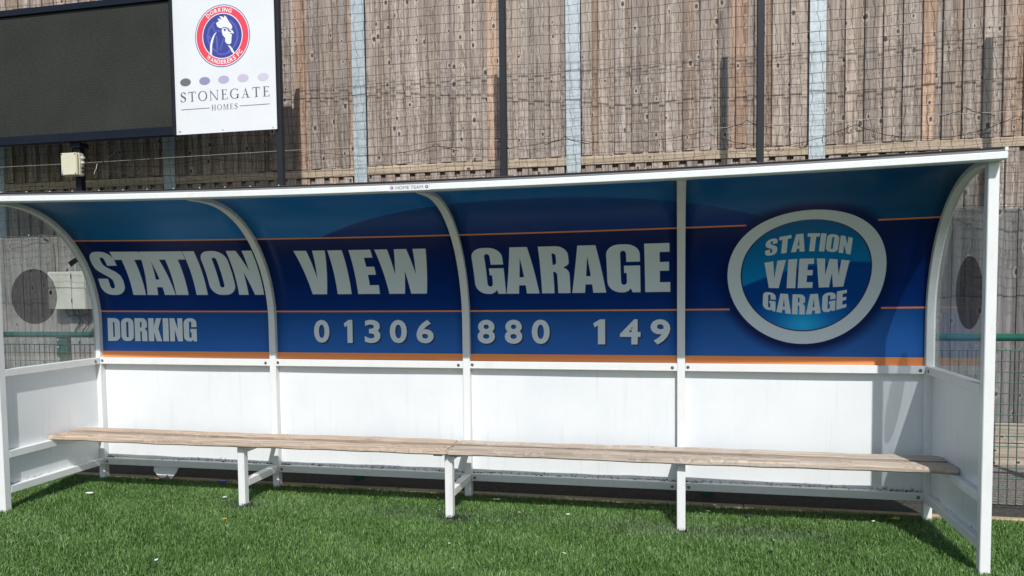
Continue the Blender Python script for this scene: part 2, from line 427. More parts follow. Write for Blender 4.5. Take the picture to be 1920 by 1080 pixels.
def gravel():
    m, t, p = newmat('grey_gravel'); co = coords(t)
    vo = N(t, 'ShaderNodeTexVoronoi', Scale=70.0); L(t, co, vo.inputs['Vector'])
    n = noise(t, co, 3, 5)
    f = math_(t, 'ADD', math_(t, 'MULTIPLY', vo.outputs['Distance'], 0.7), math_(t, 'MULTIPLY', n, 0.4))
    L(t, ramp(t, f, [(0.25, (0.30, 0.27, 0.245)), (0.75, (0.15, 0.135, 0.12))]).outputs[0], p.inputs['Base Color'])
    p.inputs['Roughness'].default_value = 0.9; bump(t, vo.outputs['Distance'], p, 0.7, 0.01)
    return m
M['gravel'] = gravel()

def turf_base():
    m, t, p = newmat('turf_backing'); co = coords(t)
    n = noise(t, co, 60, 5, 0.7); n2 = noise(t, co, 1.5, 4)
    f = math_(t, 'ADD', math_(t, 'MULTIPLY', n, 0.7), math_(t, 'MULTIPLY', n2, 0.3))
    L(t, ramp(t, f, [(0.35, (0.018, 0.028, 0.014)), (0.5, (0.036, 0.080, 0.022)), (0.7, (0.062, 0.13, 0.034))]).outputs[0], p.inputs['Base Color'])
    p.inputs['Roughness'].default_value = 0.9; bump(t, n, p, 0.8, 0.02)
    return m
M['turf'] = turf_base()

def blade():
    m, t, p = newmat('turf_blade')
    at = N(t, 'ShaderNodeAttribute', attribute_name='tone')
    sp = N(t, 'ShaderNodeSeparateColor'); L(t, at.outputs['Color'], sp.inputs[0])
    c = ramp(t, sp.outputs[0], [(0.0, (0.038, 0.095, 0.018)), (0.40, (0.088, 0.190, 0.037)), (0.7, (0.165, 0.285, 0.075)), (1.0, (0.38, 0.48, 0.26))]).outputs[0]
    c = mixc(t, sp.outputs[1], c, (0.10, 0.125, 0.085))
    L(t, c, p.inputs['Base Color']); p.inputs['Roughness'].default_value = 0.42
    p.inputs['Specular IOR Level'].default_value = 0.30
    return m
M['blade'] = blade()
M['crumb'] = plain('black_rubber_crumb', (0.012, 0.012, 0.012), 0.8, 0, 0.4, 90)
M['kerb'] = timber('kerb_timber', (0.56, 0.50, 0.34), (0.30, 0.25, 0.16), (1.05, 0.9, 0.8), axis=0, knots=False, grain=0.8)

# ------------------------------------------------------------------ the shelter's own shape
H2 = 0.02504                      # half a frame tube
DEP = 0.8974                      # depth to the front posts
XP = [-0.0118, 1.4803, 2.9525, 4.4012, 5.8800]
ZC, YC = 1.20, -0.75              # centre of the elliptical bend

def sag(v):
    x, y, z = v
    k = min(max((z-1.0)/1.03, 0), 1)
    return (x, y, z-0.039*(1-((x-3.0)/2.95)**2)*k)

A_, B_, Y0 = 0.785, 0.845, 0.035  # inner face of the curved skin
_th = np.linspace(0, PI/2, 801)
_py = Y0-A_*(1-np.cos(_th)); _pz = ZC+B_*np.sin(_th)
_ps = np.concatenate([[0], np.cumsum(np.hypot(np.diff(_py), np.diff(_pz)))])+ZC
UMAX = _ps[-1]

def skin(x, u, off=0.0):
    """point on the inner face of the curved back, u metres up the curve, off metres towards the pitch"""
    if u <= ZC: y, z, ny, nz = Y0, u, -1.0, 0.0
    elif u >= UMAX: y, z, ny, nz = Y0-A_-(u-UMAX), ZC+B_, 0.0, -1.0
    else:
        th = float(np.interp(u, _ps, _th))
        y, z = Y0-A_*(1-math.cos(th)), ZC+B_*math.sin(th)
        l = math.hypot(math.cos(th)/A_, math.sin(th)/B_)
        ny, nz = -math.cos(th)/A_/l, -math.sin(th)/B_/l
    return sag((x, y+ny*off, z+nz*off))

# ------------------------------------------------------------------ lettering
def arcp(cx, cy, rx, ry, a0, a1, n=6):
    return [(cx+rx*math.cos(math.radians(a0+(a1-a0)*i/n)), cy+ry*math.sin(math.radians(a0+(a1-a0)*i/n))) for i in range(n+1)]

def rrect(x0, y0, x1, y1, rx, ry):
    return (arcp(x1-rx, y1-ry, rx, ry, 0, 90)+arcp(x0+rx, y1-ry, rx, ry, 90, 180)
            + arcp(x0+rx, y0+ry, rx, ry, 180, 270)+arcp(x1-rx, y0+ry, rx, ry, 270, 360))

HEAVY = {   # heavy condensed capitals, cap height 1; loops: outer first, then holes
 'I': (0.26, [[(0,0),(0.26,0),(0.26,1),(0,1)]]),
 'T': (0.58, [[(0.16,0),(0.42,0),(0.42,0.80),(0.58,0.80),(0.58,1),(0,1),(0,0.80),(0.16,0.80)]]),
 'A': (0.66, [[(0,0),(0.25,0),(0.265,0.17),(0.395,0.17),(0.41,0),(0.66,0),(0.50,1),(0.16,1)], [(0.285,0.34),(0.375,0.34),(0.33,0.76)]]),
 'N': (0.58, [[(0,0),(0.22,0),(0.22,0.50),(0.37,0),(0.58,0),(0.58,1),(0.36,1),(0.36,0.53),(0.22,1),(0,1)]]),
 'V': (0.64, [[(0.17,0),(0.47,0),(0.64,1),(0.385,1),(0.325,0.34),(0.26,1),(0,1)]]),
 'E': (0.44, [[(0,0),(0.44,0),(0.44,0.19),(0.26,0.19),(0.26,0.42),(0.42,0.42),(0.42,0.60),(0.26,0.60),(0.26,0.81),(0.43,0.81),(0.43,1),(0,1)]]),
 'W': (0.96, [[(0.12,0),(0.42,0),(0.48,0.50),(0.54,0),(0.84,0),(0.96,1),(0.72,1),(0.68,0.42),(0.60,1),(0.37,1),(0.285,0.42),(0.24,1),(0,1)]]),
 'O': (0.58, [rrect(0,0,0.58,1,0.24,0.22), rrect(0.24,0.16,0.34,0.84,0.05,0.05)]),
 'D': (0.58, [[(0,0)]+arcp(0.32,0.22,0.26,0.22,-90,0)+arcp(0.32,0.78,0.26,0.22,0,90)+[(0,1)], [(0.25,0.17),(0.29,0.17),(0.325,0.21),(0.325,0.79),(0.29,0.83),(0.25,0.83)]]),
 'K': (0.61, [[(0,0),(0.25,0),(0.25,0.40),(0.365,0),(0.61,0),(0.455,0.55),(0.60,1),(0.36,1),(0.25,0.64),(0.25,1),(0,1)]]),
 'R': (0.58, [[(0,0),(0.25,0),(0.25,0.44),(0.29,0.44),(0.325,0.39),(0.325,0),(0.57,0),(0.57,0.36)]+arcp(0.45,0.38,0.12,0.14,0,80,4)
              + arcp(0.42,0.64,0.15,0.10,-70,0,4)+arcp(0.34,0.78,0.23,0.22,0,90)+[(0,1)],
              [(0.25,0.59),(0.29,0.59),(0.325,0.63),(0.325,0.80),(0.29,0.84),(0.25,0.84)]]),
 'G': (0.58, [[(0.58,0.62),(0.58,0.78)]+arcp(0.34,0.78,0.24,0.22,0,90)[1:]+arcp(0.24,0.78,0.24,0.22,90,180)+arcp(0.24,0.22,0.24,0.22,180,270)
              + [(0.30,0.0),(0.37,0.03),(0.41,0.08),(0.44,0),(0.58,0),(0.58,0.54),(0.30,0.54),(0.30,0.39),(0.345,0.39)]
              + arcp(0.293,0.21,0.052,0.06,0,-180)+arcp(0.293,0.80,0.052,0.06,180,0)+[(0.345,0.62)]]),
 'S': (0.58, [[(0.56,0.66),(0.56,0.78)]+arcp(0.33,0.78,0.23,0.22,0,90)[1:]+arcp(0.24,0.78,0.24,0.22,90,180)
              + [(0,0.68),(0.03,0.58),(0.10,0.51),(0.28,0.39),(0.33,0.34),(0.345,0.29)]+arcp(0.29,0.20,0.055,0.06,0,-180)
              + [(0.235,0.36),(0,0.36),(0,0.22)]+arcp(0.24,0.22,0.24,0.22,180,270)+arcp(0.34,0.22,0.24,0.22,270,360)
              + [(0.58,0.33),(0.555,0.43),(0.48,0.51),(0.29,0.63),(0.245,0.69)]+[(0.235,0.74)]+arcp(0.285,0.80,0.05,0.06,180,0)+[(0.335,0.66)]]),
}

def tess(loops):
    loops3 = [[Vector((p[0], p[1], 0)) for p in lp] for lp in loops]
    flat = [(p.x, p.y) for lp in loops3 for p in lp]
    return flat, [tuple(f) for f in tessellate_polygon(loops3)]

def fill_mesh(shapes):
    """list of shapes (each a list of loops) -> flat verts, triangles"""
    vs, fs = [], []
    for s in shapes:
        v, f = tess(s); n = len(vs); vs += v; fs += [tuple(i+n for i in q) for q in f]
    return vs, fs

def place(ch, x0, x1, y0, y1):
    wd, loops = HEAVY[ch]
    return [[(x0+p[0]/wd*(x1-x0), y0+p[1]*(y1-y0)) for p in lp] for lp in loops]

def font_shapes(body, bold=0.0, height=1.0, track=1.0):
    """plain built-in sans lettering as flat verts and faces, cap height scaled to `height`, left edge at 0"""
    cu = bpy.data.curves.new('txt', 'FONT'); cu.body = body; cu.offset = bold; cu.space_character = track
    cu.resolution_u = 4
    ob = bpy.data.objects.new('txt', cu); COL.objects.link(ob)
    dg = bpy.context.evaluated_depsgraph_get(); dg.update()
    me = bpy.data.meshes.new_from_object(ob.evaluated_get(dg))
    vs = [(v.co.x, v.co.y) for v in me.vertices]; fs = [tuple(p.vertices) for p in me.polygons]
    bpy.data.objects.remove(ob); bpy.data.curves.remove(cu); bpy.data.meshes.remove(me)
    return vs, fs

def fit(vs, x0, x1, y0, y1):
    ax, bx = min(v[0] for v in vs), max(v[0] for v in vs); ay, by = min(v[1] for v in vs), max(v[1] for v in vs)
    return [(x0+(v[0]-ax)/(bx-ax)*(x1-x0), y0+(v[1]-ay)/(by-ay)*(y1-y0)) for v in vs]

def slice_flat(vs, fs, ys):
    bm = bmesh.new()
    bv = [bm.verts.new((p[0], p[1], 0)) for p in vs]
    for f in fs:
        try: bm.faces.new([bv[i] for i in f])
        except ValueError: pass
    for y in ys:
        bmesh.ops.bisect_plane(bm, geom=bm.verts[:]+bm.edges[:]+bm.faces[:], plane_co=(0, y, 0), plane_no=(0, 1, 0))
    bm.normal_update(); bm.verts.index_update()
    out = [(v.co.x, v.co.y) for v in bm.verts], [tuple(v.index for v in f.verts) for f in bm.faces]
    bm.free(); return out

def on_skin(name, vs, fs, mat, parent, off=0.0012):
    lo, hi = min(v[1] for v in vs), max(v[1] for v in vs)
    k0, k1 = math.ceil(max(lo, ZC)/0.03), math.floor(hi/0.03)
    vs, fs = slice_flat(vs, fs, [k*0.03 for k in range(k0, k1+1)])
    # faces look towards the pitch
    pts = [skin(x, u, off) for x, u in vs]
    ff = []
    for f in fs:
        a, b, c = (Vector(pts[i]) for i in f[:3])
        ff.append(f if (b-a).cross(c-a).y < 0 else f[::-1])
    return mesh_obj(name, pts, ff, mat, parent, smooth=False, uv=vs)

# ================================================================== SETTING
def sheet(name, x0, x1, y0, y1, z, mat, kind='structure'):
    o = mesh_obj(name, [(x0,y0,z),(x1,y0,z),(x1,y1,z),(x0,y1,z)], [(0,1,2,3)], mat)
    o['kind'] = kind; return o
sheet('ground', -400, 400, -400, 400, -0.06, M['gravel'])
sheet('turf', -45, 55, -90, 0.055, -0.030, M['turf'])
sheet('path', -14, 20, 0.42, 1.70, -0.012, M['gravel'])
M['soil_shade'] = plain('soil_shade_tone', (0.050, 0.050, 0.044), 0.9, 0, 0.5, 40)  # dark soil colour also holds the shade on the gravel behind the kerb
sheet('soil_shade_strip', -14, 20, 0.109, 0.419, -0.016, M['soil_shade'])
kb = MB()
for k in range(-5, 8):
    kb.bevbox(k*2.4+0.003, k*2.4+2.397, 0.058, 0.108, -0.055, -0.004, 0.005, tone=(0.4+0.3*random.random(), random.random(), random.random()))
ko = kb.build('kerb', M['kerb'], tones=True); ko['kind'] = 'structure'

# ---- blades of the artificial turf: nobody could count them
def turf_blades():
    zones = [(-1.6, 8.6, -2.9, 0.05, 25000), (-4.6, -1.6, -2.6, 0.05, 11000), (-9, -4.6, -2.6, 0.05, 3500), (8.6, 12, -2.6, 0.05, 4500), (-3, 11, -5.6, -2.9, 3500)]
    P = []
    for x0, x1, y0, y1, d in zones:
        n = int((x1-x0)*(y1-y0)*d)
        P.append(np.stack([rng.uniform(x0, x1, n), rng.uniform(y0, y1, n)], 1))
    P = np.concatenate(P)
    # worn strip in front of the bench, bare rings round the bench legs
    keep = np.ones(len(P), bool); worn = np.zeros(len(P))
    for i, lx in enumerate(XP[1:4]):
        r = np.hypot((P[:, 0]-lx-0.03)/1.5, (P[:, 1]+0.47))
        keep &= ~((r < (0.045, 0.075, 0.035)[i]) & (rng.random(len(P)) < 0.85))
        worn = np.maximum(worn, np.clip(1-(r-0.05)/0.12, 0, 1)*0.6)
    wob = np.sin(P[:, 0]*3.1)*0.5+np.sin(P[:, 0]*7.7+1)*0.3+np.sin(P[:, 0]*1.3+2)*0.5
    strip = np.exp(-((P[:, 1]+0.42+0.03*wob)/0.13)**2)*np.clip(0.45+0.4*wob, 0, 1)*(P[:, 0] > 1.2)*(P[:, 0] < 5.4)
    worn = np.maximum(worn, strip*0.75)
    keep &= rng.random(len(P)) > worn*0.45
    # feet and posts
    P = P[keep]; worn = worn[keep]; n = len(P)
    ang = rng.uniform(0, 2*PI, n); ln = rng.uniform(0.026, 0.042, n)*(1-0.35*worn); wd = rng.uniform(0.0011, 0.0020, n)
    lean = rng.uniform(0.2, 1.0, n)
    # tufts lean together
    swirl = np.sin(P[:, 0]*9+np.sin(P[:, 1]*7)*2)+np.sin(P[:, 1]*11+P[:, 0]*3)
    ang = np.where(rng.random(n) < 0.8, ang, swirl*1.3+rng.normal(0, 0.6, n))
    dx, dy = np.cos(ang), np.sin(ang); sx, sy = -dy, dx
    tw = rng.uniform(-0.9, 0.9, n)
    sx, sy = sx*np.cos(tw)+dx*np.sin(tw), sy*np.cos(tw)+dy*np.sin(tw)
    z0 = -0.030
    V = np.empty((n, 5, 3))
    for k, (hh, rr, ww) in enumerate(((0, 0, 1.0), (0, 0, 1.0), (0.58, 0.30, 0.85), (0.58, 0.30, 0.85), (0.98, 0.95, 0.0))):
        sgn = (1, -1, -1, 1, 0)[k]
        V[:, k, 0] = P[:, 0]+dx*lean*ln*rr+sx*wd*ww*sgn
        V[:, k, 1] = P[:, 1]+dy*lean*ln*rr+sy*wd*ww*sgn
        V[:, k, 2] = z0+ln*hh*np.sqrt(np.clip(1-(lean*rr)**2*0.8, 0.1, 1))
    me = bpy.data.meshes.new('turf_blades')
    me.vertices.add(n*5); me.vertices.foreach_set('co', V.reshape(-1))
    base = np.arange(n)[:, None]*5
    loops = np.concatenate([base+np.array([[0, 1, 2, 3]]), base+np.array([[3, 2, 4]])], 1).reshape(-1)
    me.loops.add(n*7); me.loops.foreach_set('vertex_index', loops.astype(np.int32))
    st = np.stack([np.arange(n)*7, np.arange(n)*7+4], 1).reshape(-1)
    me.polygons.add(n*2); me.polygons.foreach_set('loop_start', st.astype(np.int32))
    me.update(calc_edges=True); me.validate()
    a = me.color_attributes.new('tone', 'FLOAT_COLOR', 'POINT')
    patch = 0.05*np.sin(P[:, 0]*2.3+1)*np.sin(P[:, 1]*3.7)
    tone = np.clip(rng.beta(1.7, 2.2, n)+patch, 0, 1)
    C = np.ones((n, 5, 4)); C[:, :, 0] = tone[:, None]; C[:, :, 1] = (worn*0.8)[:, None]; C[:, :, 2] = 0
    a.data.foreach_set('color', C.reshape(-1))
    me.materials.append(M['blade'])
    o = link(bpy.data.objects.new('turf_blades', me))
    tag(o, 'short green artificial grass pile in front of the shelter', 'artificial grass', kind='stuff')
turf_blades()

# black crumb spilled round the bench legs
def crumb(x, y, label, r, nbit):
    mb = MB()
    for i in range(nbit):
        a = random.uniform(0, 2*PI); q = abs(random.gauss(0, 0.5))*r
        cx, cy = x+1.5*q*math.cos(a), y+q*math.sin(a); s = random.uniform(0.002, 0.0048)
        z = -0.029+max(0, 0.022*(1-q/r))*random.random()
        mb.add([(cx-s,cy,z),(cx+s*0.3,cy-s,z),(cx+s,cy+s*0.6,z),(cx,cy,z+s*1.5)], [(0,2,1),(0,1,3),(1,2,3),(2,0,3)])
    tag(mb.build('rubber_crumb', M['crumb']), label, 'rubber crumb', kind='stuff')
crumb(XP[1]+0.03, -0.46, 'black rubber crumb scattered round the left bench leg', 0.10, 110)
crumb(XP[2]+0.05, -0.47, 'black rubber crumb heaped round the middle bench leg', 0.14, 330)
crumb(XP[3]+0.02, -0.46, 'black rubber crumb scattered round the right bench leg', 0.08, 70)

# ================================================================== TALL TIMBER FENCE
def rt(lo=0.12, hi=0.92, warm=0.22): return (random.uniform(lo, hi), (random.random() if random.random() < warm else random.random()*0.25), random.random())
FY = 1.75
GP = [-8.70, -6.67, -4.65, -2.638, -0.592, 1.457, 3.475, 5.501, 7.53, 9.56, 11.6]
fence = thing('timber_fence', 'tall brown board-on-board timber fence on galvanised posts, behind the net', 'fence', (3.5, FY, 0))
for i in range(len(GP)-1):
    a, b = GP[i]+0.066, GP[i+1]-0.066
    up, lowp = MB(), MB()
    n = 13; pit = (b-a)/n
    dz = random.uniform(-0.006, 0.006)
    for k in range(n):
        x = a+k*pit
        jit = random.uniform(-0.003, 0.003)
        # front boards
        up.bevbox(x+0.004+jit, x+0.096+jit, FY-0.019+random.uniform(0, 0.003), FY+0.001, 2.587+dz+random.uniform(-0.002, 0.006), 5.2, 0.0025, tone=rt())
        lowp.bevbox(x+0.034+jit, x+0.126+jit, FY-0.016, FY+0.002, -0.02, 2.504+dz, 0.0025, tone=rt())
        # back boards close the gaps
        x2 = x+0.096
        up.box(x2-0.022, min(x2+0.075, b), FY+0.004, FY+0.022, 2.52, 5.2, rt(0.15, 0.7))
        lowp.box(max(x-0.02, a), x+0.066, FY+0.005, FY+0.022, -0.02, 2.482, rt(0.3, 0.8))
    up.box(a, b, FY+0.024, FY+0.03, 2.3, 5.2, (0.05, 0, 0)); lowp.box(a, b, FY+0.025, FY+0.032, -0.02, 2.29, (0.05, 0, 0))
    up.build('board_panel', M['fence_wood'], fence, tones=True)
    lowp.build('board_panel', M['fence_wood'], fence, tones=True)
    rl = MB(); rl.bevbox(a, b, FY-0.026, FY+0.003, 2.506+dz, 2.581+dz, 0.003, tone=(0.75, 0.2, random.random()))
    rl.build('cover_rail', M['rail_wood'], fence, tones=True)
    for k in range(n if 4 <= i <= 7 else 0):
        for s in (0.03, 0.07):
            if random.random() < 0.8: nl = MB(); nl.cyl((a+k*pit+s, FY-0.0188, 2.625+dz+random.uniform(-0.006, 0.006)), (0, -1, 0), 0.003, 0.0012, 6); nl.build('nail', M['screw'], fence)
gp = MB()
x = 0.0
gp.bevbox(-0.065, 0.065, FY-0.034, FY-0.024, -0.05, 5.25, 0.002)
gp.box(-0.004, 0.004, FY-0.0235, FY+0.08, -0.05, 5.25)
gp.box(-0.065, 0.065, FY+0.0805, FY+0.09, -0.05, 5.25)
gpo = None
for x in GP:
    if gpo is None:
        gpo = gp.build('galvanised_post', M['galv'], fence); o = gpo
    else:
        o = gpo.copy(); COL.objects.link(o); o.parent = fence
    o.location = (x, -0.0, 0)
# the post mesh was stored relative to the fence base at x 3.5, so shift every copy alike

# ================================================================== LOW GREY FENCE
gf = thing('low_fence', 'low weathered grey close-boarded fence on timber sleepers behind the green railing', 'fence', (3.5, 1.65, 0))
x = -10.0
sections = []
while x < 13.0:
    mb = MB(); x0 = x
    for k in range(20):
        wv = random.uniform(0.105, 0.125)
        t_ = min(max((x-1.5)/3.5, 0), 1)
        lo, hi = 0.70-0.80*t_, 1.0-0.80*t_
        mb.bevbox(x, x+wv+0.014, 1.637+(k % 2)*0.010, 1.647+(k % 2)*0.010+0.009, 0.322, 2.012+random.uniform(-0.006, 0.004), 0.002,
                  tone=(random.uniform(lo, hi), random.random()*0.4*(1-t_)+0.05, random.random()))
        x += wv
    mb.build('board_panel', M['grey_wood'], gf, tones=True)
    for z0, z1 in ((0.160, 0.319), (-0.06, 0.156)):
        s = MB(); s.bevbox(x0+0.002, x-0.002, 1.612, 1.665, z0, z1, 0.006, tone=(random.uniform(0.45, 0.75), random.random()*0.4, random.random()))
        s.build('sleeper', M['sleeper'], gf, tones=True)

# ================================================================== NET, NET POSTS
PY = 1.0
group_p = 'dark posts that hold the ball net'
np_first = None
for x, lab in ((1.037, 'dark square post standing at the right edge of the white sponsor board'),
               (3.009, 'dark square net post left of the middle galvanised fence post'),
               (4.980, 'dark square net post left of the rightmost galvanised fence post'),
               (6.990, 'dark square net post beyond the right end of the white shelter')):
    if np_first is None:
        r = thing('net_post', lab, 'post', (x, PY, -0.05), group_p); np_first = r
        mb = MB(); mb.bevbox(x-0.026, x+0.026, PY-0.026, PY+0.026, -0.05, 4.098, 0.004); mb.build('pole', M['post_dark'], r)
        mb = MB(); mb.bevbox(x-0.028, x+0.028, PY-0.028, PY+0.028, 4.0985, 4.106, 0.002); mb.build('cap', M['black_steel'], r)
        mb = MB(); mb.bevbox(x-0.075, x+0.075, PY-0.075, PY+0.075, -0.03, -0.004, 0.003); mb.build('base_plate', M['post_dark'], r)
        for zz in (2.632, 3.294, 4.06):
            mb = MB(); mb.cyl((x, PY+0.026, zz), (0, 1, 0), 0.008, 0.018, 8); mb.build('eyelet', M['steel_wire'], r)
    else:
        r = np_first.copy(); COL.objects.link(r); r.location.x = x; r['label'] = lab
        for ch in list(np_first.children):
            c = ch.copy(); COL.objects.link(c); c.parent = r

net = thing('ball_net', 'black square-mesh ball net hung on dark posts in front of the brown fence', 'net', (3.0, PY+0.05, 1.96))
def netting():
    NY = PY+0.045
    xs = np.arange(-5.0, 10.6, 0.0775); zs = np.arange(1.975, 4.12, 0.0735)
    nx, nz = len(xs), len(zs)
    X, Z = np.meshgrid(xs, zs, indexing='ij')
    X = X+rng.normal(0, 0.0028, X.shape)+0.010*np.sin(Z*4+X*1.6)-0.05*(Z-2.0); Z2 = Z+rng.normal(0, 0.0025, X.shape)+0.016*np.sin(X*3.1)*(1-(Z-1.975)/2.2)
    # the foot of the net is gathered up in swags between its ties
    ties = 0.5+0.5*np.cos((X-0.55)*2*PI/1.07)
    lowf = np.clip(1-np.abs(Z-2.55)/0.28, 0, 1)
    Z2 = Z2+lowf*0.035*(ties-0.5)
    Y = NY+0.02*np.sin(X*1.7+Z*2.3)+0.012*np.sin(X*5.1)*lowf
    mb = MB()
    nodes = np.stack([X, Y, Z2], -1)
    r = 0.0015
    def strand(pts):
        n = len(pts); vs = []
        for p in pts:
            for k in range(3):
                a = 2*PI*k/3+0.5; vs.append((p[0]+0, p[1]+r*math.cos(a), p[2]+r*math.sin(a)))
        return vs, [(i*3+k, i*3+(k+1) % 3, i*3+3+(k+1) % 3, i*3+3+k) for i in range(n-1) for k in range(3)]
    def strandv(pts):
        n = len(pts); vs = []
        for p in pts:
            for k in range(3):
                a = 2*PI*k/3+0.5; vs.append((p[0]+r*math.cos(a), p[1]+r*math.sin(a), p[2]))
        return vs, [(i*3+k, i*3+(k+1) % 3, i*3+3+(k+1) % 3, i*3+3+k) for i in range(n-1) for k in range(3)]
    for j in range(nz): mb.add(*strand(nodes[:, j]))
    for i in range(nx):
        # knots leave each mesh corner slightly stepped
        pts = []
        for j in range(nz):
            p = nodes[i, j]; s = 0.005 if (i+j) % 2 else -0.005
            pts.append((p[0]-s, p[1], p[2]-0.004)); pts.append((p[0]+s, p[1], p[2]+0.012))
        mb.add(*strandv(pts))
    mb.build('netting', M['net'], net)
    for zz in (2.632, 3.294):
        t = MB(); pts = [(xx, PY+0.030, zz+0.006*math.sin(xx*1.3)) for xx in np.arange(-5, 10.6, 0.4)]; t.tube(pts, 0.0017, 5); t.build('tension_wire', M['steel_wire'], net)
    for zz, rr, am in ((3.75, 0.0045, 0.012), (4.06, 0.0035, 0.006)):
        t = MB(); t.tube([(xx, PY+0.035, zz+(0.24*min(max((4.2-xx)/2.2, 0), 1) if zz < 4 else 0)+am*math.sin(xx*2.9)+0.008*math.sin(xx*7)) for xx in np.arange(-5, 10.6, 0.1)], rr, 5); t.build('head_rope', M['net'], net)
    # gathered foot rope: swags with loose curls
    t = MB(); pts = []
    xx = -3.0
    while xx < 9.5:
        ph = ((xx-0.29) % 1.07)/1.07
        z = 2.607-0.135*math.sin(PI*ph)**0.8 if xx > 4.6 else 2.607-0.05*math.sin(PI*ph)
        pts.append((xx, PY+0.02+0.01*math.sin(xx*9), z+random.uniform(-0.004, 0.004))); xx += 0.05
    t.tube(pts, 0.0021, 5); t.build('foot_rope', M['net'], net)
    for i in range(26):
        cx = random.uniform(4.6, 7.0); ph = ((cx-0.29) % 1.07)/1.07; cz = 2.607-0.135*math.sin(PI*ph)**0.8-0.018
        t = MB(); ra, rb = random.uniform(0.01, 0.02), random.uniform(0.016, 0.034); t0 = random.uniform(0, 1)
        t.tube([(cx+ra*math.cos(a+t0)+0.006*a/6, PY+0.015, cz+rb*math.sin(a+t0)) for a in np.linspace(0, 5.6, 12)], 0.0018, 4); t.build('loose_cord', M['net'], net)
    for cx, cz in ((2.425, 2.607), (3.50, 2.607), (4.884, 2.655), (6.372, 2.66)):
        t = MB(); t.tube([(cx-0.16, PY+0.02, cz-0.035), (cx-0.03, PY+0.015, cz-0.005), (cx, PY+0.015, cz+0.022), (cx+0.05, PY+0.015, cz-0.012), (cx+0.2, PY+0.02, cz-0.05)], 0.0026, 5)
        t.build('tie_cord', M['net'], net)
    t = MB(); t.tube([(xx, PY+0.03, 1.968+0.005*math.sin(xx*2)) for xx in np.arange(-5, 10.6, 0.35)], 0.0032, 5); t.build('bottom_wire', plain('weathered_wire', (0.16, 0.155, 0.145), 0.6), net)
    for xx in np.arange(-4.9, 10.5, 0.33):
        if -2.3 < xx < -0.3 or 5.9 < xx < 7.2:
            t = MB(); t.cyl((xx, PY+0.018, 1.972), (0, 0, 1), 0.006, 0.012, 6); t.build('clip', M['screw'], net)
netting()

# ================================================================== SCREEN AND SPONSOR BOARD
scr = thing('led_screen', 'large blank dark LED screen in a navy frame above the left end', 'screen', (-1.5, 0.97, 2.80))
SX0, SX1 = -3.55, 0.062
mb = MB(); mb.bevbox(SX0, SX1-0.016, 0.928, 0.968, 2.878, 3.962, 0.002); mb.build('display', M['led'], scr)
mb = MB()
mb.bevbox(SX0-0.06, SX1, 0.905, 0.97, 3.9625, 4.02, 0.004); mb.bevbox(SX0-0.06, SX1, 0.905, 0.97, 2.80, 2.8775, 0.004)
mb.bevbox(SX1-0.0155, SX1, 0.920, 0.97, 2.878, 3.962, 0.002); mb.bevbox(SX0-0.06, SX0-0.0005, 0.905, 0.97, 2.878, 3.962, 0.004)
mb.build('frame', M['navy'], scr)
mb = MB(); mb.bevbox(SX0-0.05, SX1-0.01, 0.9705, 1.09, 2.83, 4.0, 0.006); mb.build('housing', M['navy'], scr)
mb = MB(); mb.bevbox(-1.045, -0.935, 0.945, 1.06, 2.755, 2.7985, 0.004); mb.build('bracket', M['navy'], scr)

mb = MB(); mb.bevbox(-1.022, -0.962, 0.974, 1.034, 2.02, 2.754, 0.004); mb.build('hanging_stub', M['navy'], scr)

sb = thing('sponsor_board', 'white board with round cockerel badge and housebuilder lettering', 'sign', (0.55, 0.95, 2.81))
SB0, SB1, SBZ0, SBZ1 = 0.064, 1.036, 2.808, 4.02
mb = MB(); mb.bevbox(SB0, SB1, 0.950, 0.958, SBZ0, SBZ1, 0.0015); mb.build('board', M['white_board'], sb)
mb = MB()
for xx in (SB0+0.03, (SB0+SB1)/2, SB1-0.03):
    bt = MB(); bt.box(xx-0.015, xx+0.015, 0.9585, 0.9735, 2.85, 3.98); bt.build('batten', M['navy'], sb)
for zz in (2.87, 3.90):
    bt = MB(); bt.box(SB0+0.02, SB1-0.02, 0.974, 0.9995, zz, zz+0.04); bt.build('batten', M['navy'], sb)
for xx, zz in ((0.092, 2.835), (0.105, 2.835), (0.521, 2.829), (0.999, 2.823)):
    mb = MB(); mb.cyl((xx, 0.950, zz), (0, -1, 0), 0.005, 0.002, 10); mb.build('screw', M['bolt'], sb)

def flat_on(name, vs, fs, mat, parent, y):
    pts = [(p[0], y, p[1]) for p in vs]; ff = []
    for f in fs:
        a, b, c = (Vector(pts[i]) for i in f[:3]); ff.append(f if (b-a).cross(c-a).y < 0 else f[::-1])
    return mesh_obj(name, pts, ff, mat, parent)

def circle(cx, cy, r, n=64, rx=None): return [(cx+(rx or r)*math.cos(2*PI*k/n), cy+r*math.sin(2*PI*k/n)) for k in range(n)]

EX, EZ, ER = 0.545, 3.627, 0.264
# pixel sketch (831 x 1080 trace) of the badge -> board coordinates
def bp(x, y): return (EX+(x-390)/425*ER, EZ-((y+0.045*(x-390))-565)/487*ER)
vs, fs = fill_mesh([[circle(EX, EZ, ER)]]); badge = flat_on('badge', vs, fs, M['blue'], sb, 0.9492)
vs, fs = fill_mesh([[circle(EX, EZ, ER*0.975)]]); flat_on('badge_rim', vs, fs, M['white_ink'], badge, 0.9488)
vs, fs = fill_mesh([[circle(EX, EZ, ER*0.945), circle(EX, EZ, ER*0.735)]]); flat_on('badge_ring', vs, fs, M['red'], badge, 0.9484)
vs, fs = fill_mesh([[circle(EX, EZ, ER*0.705)]]); flat_on('badge_field', vs, fs, M['blue'], badge, 0.9483)
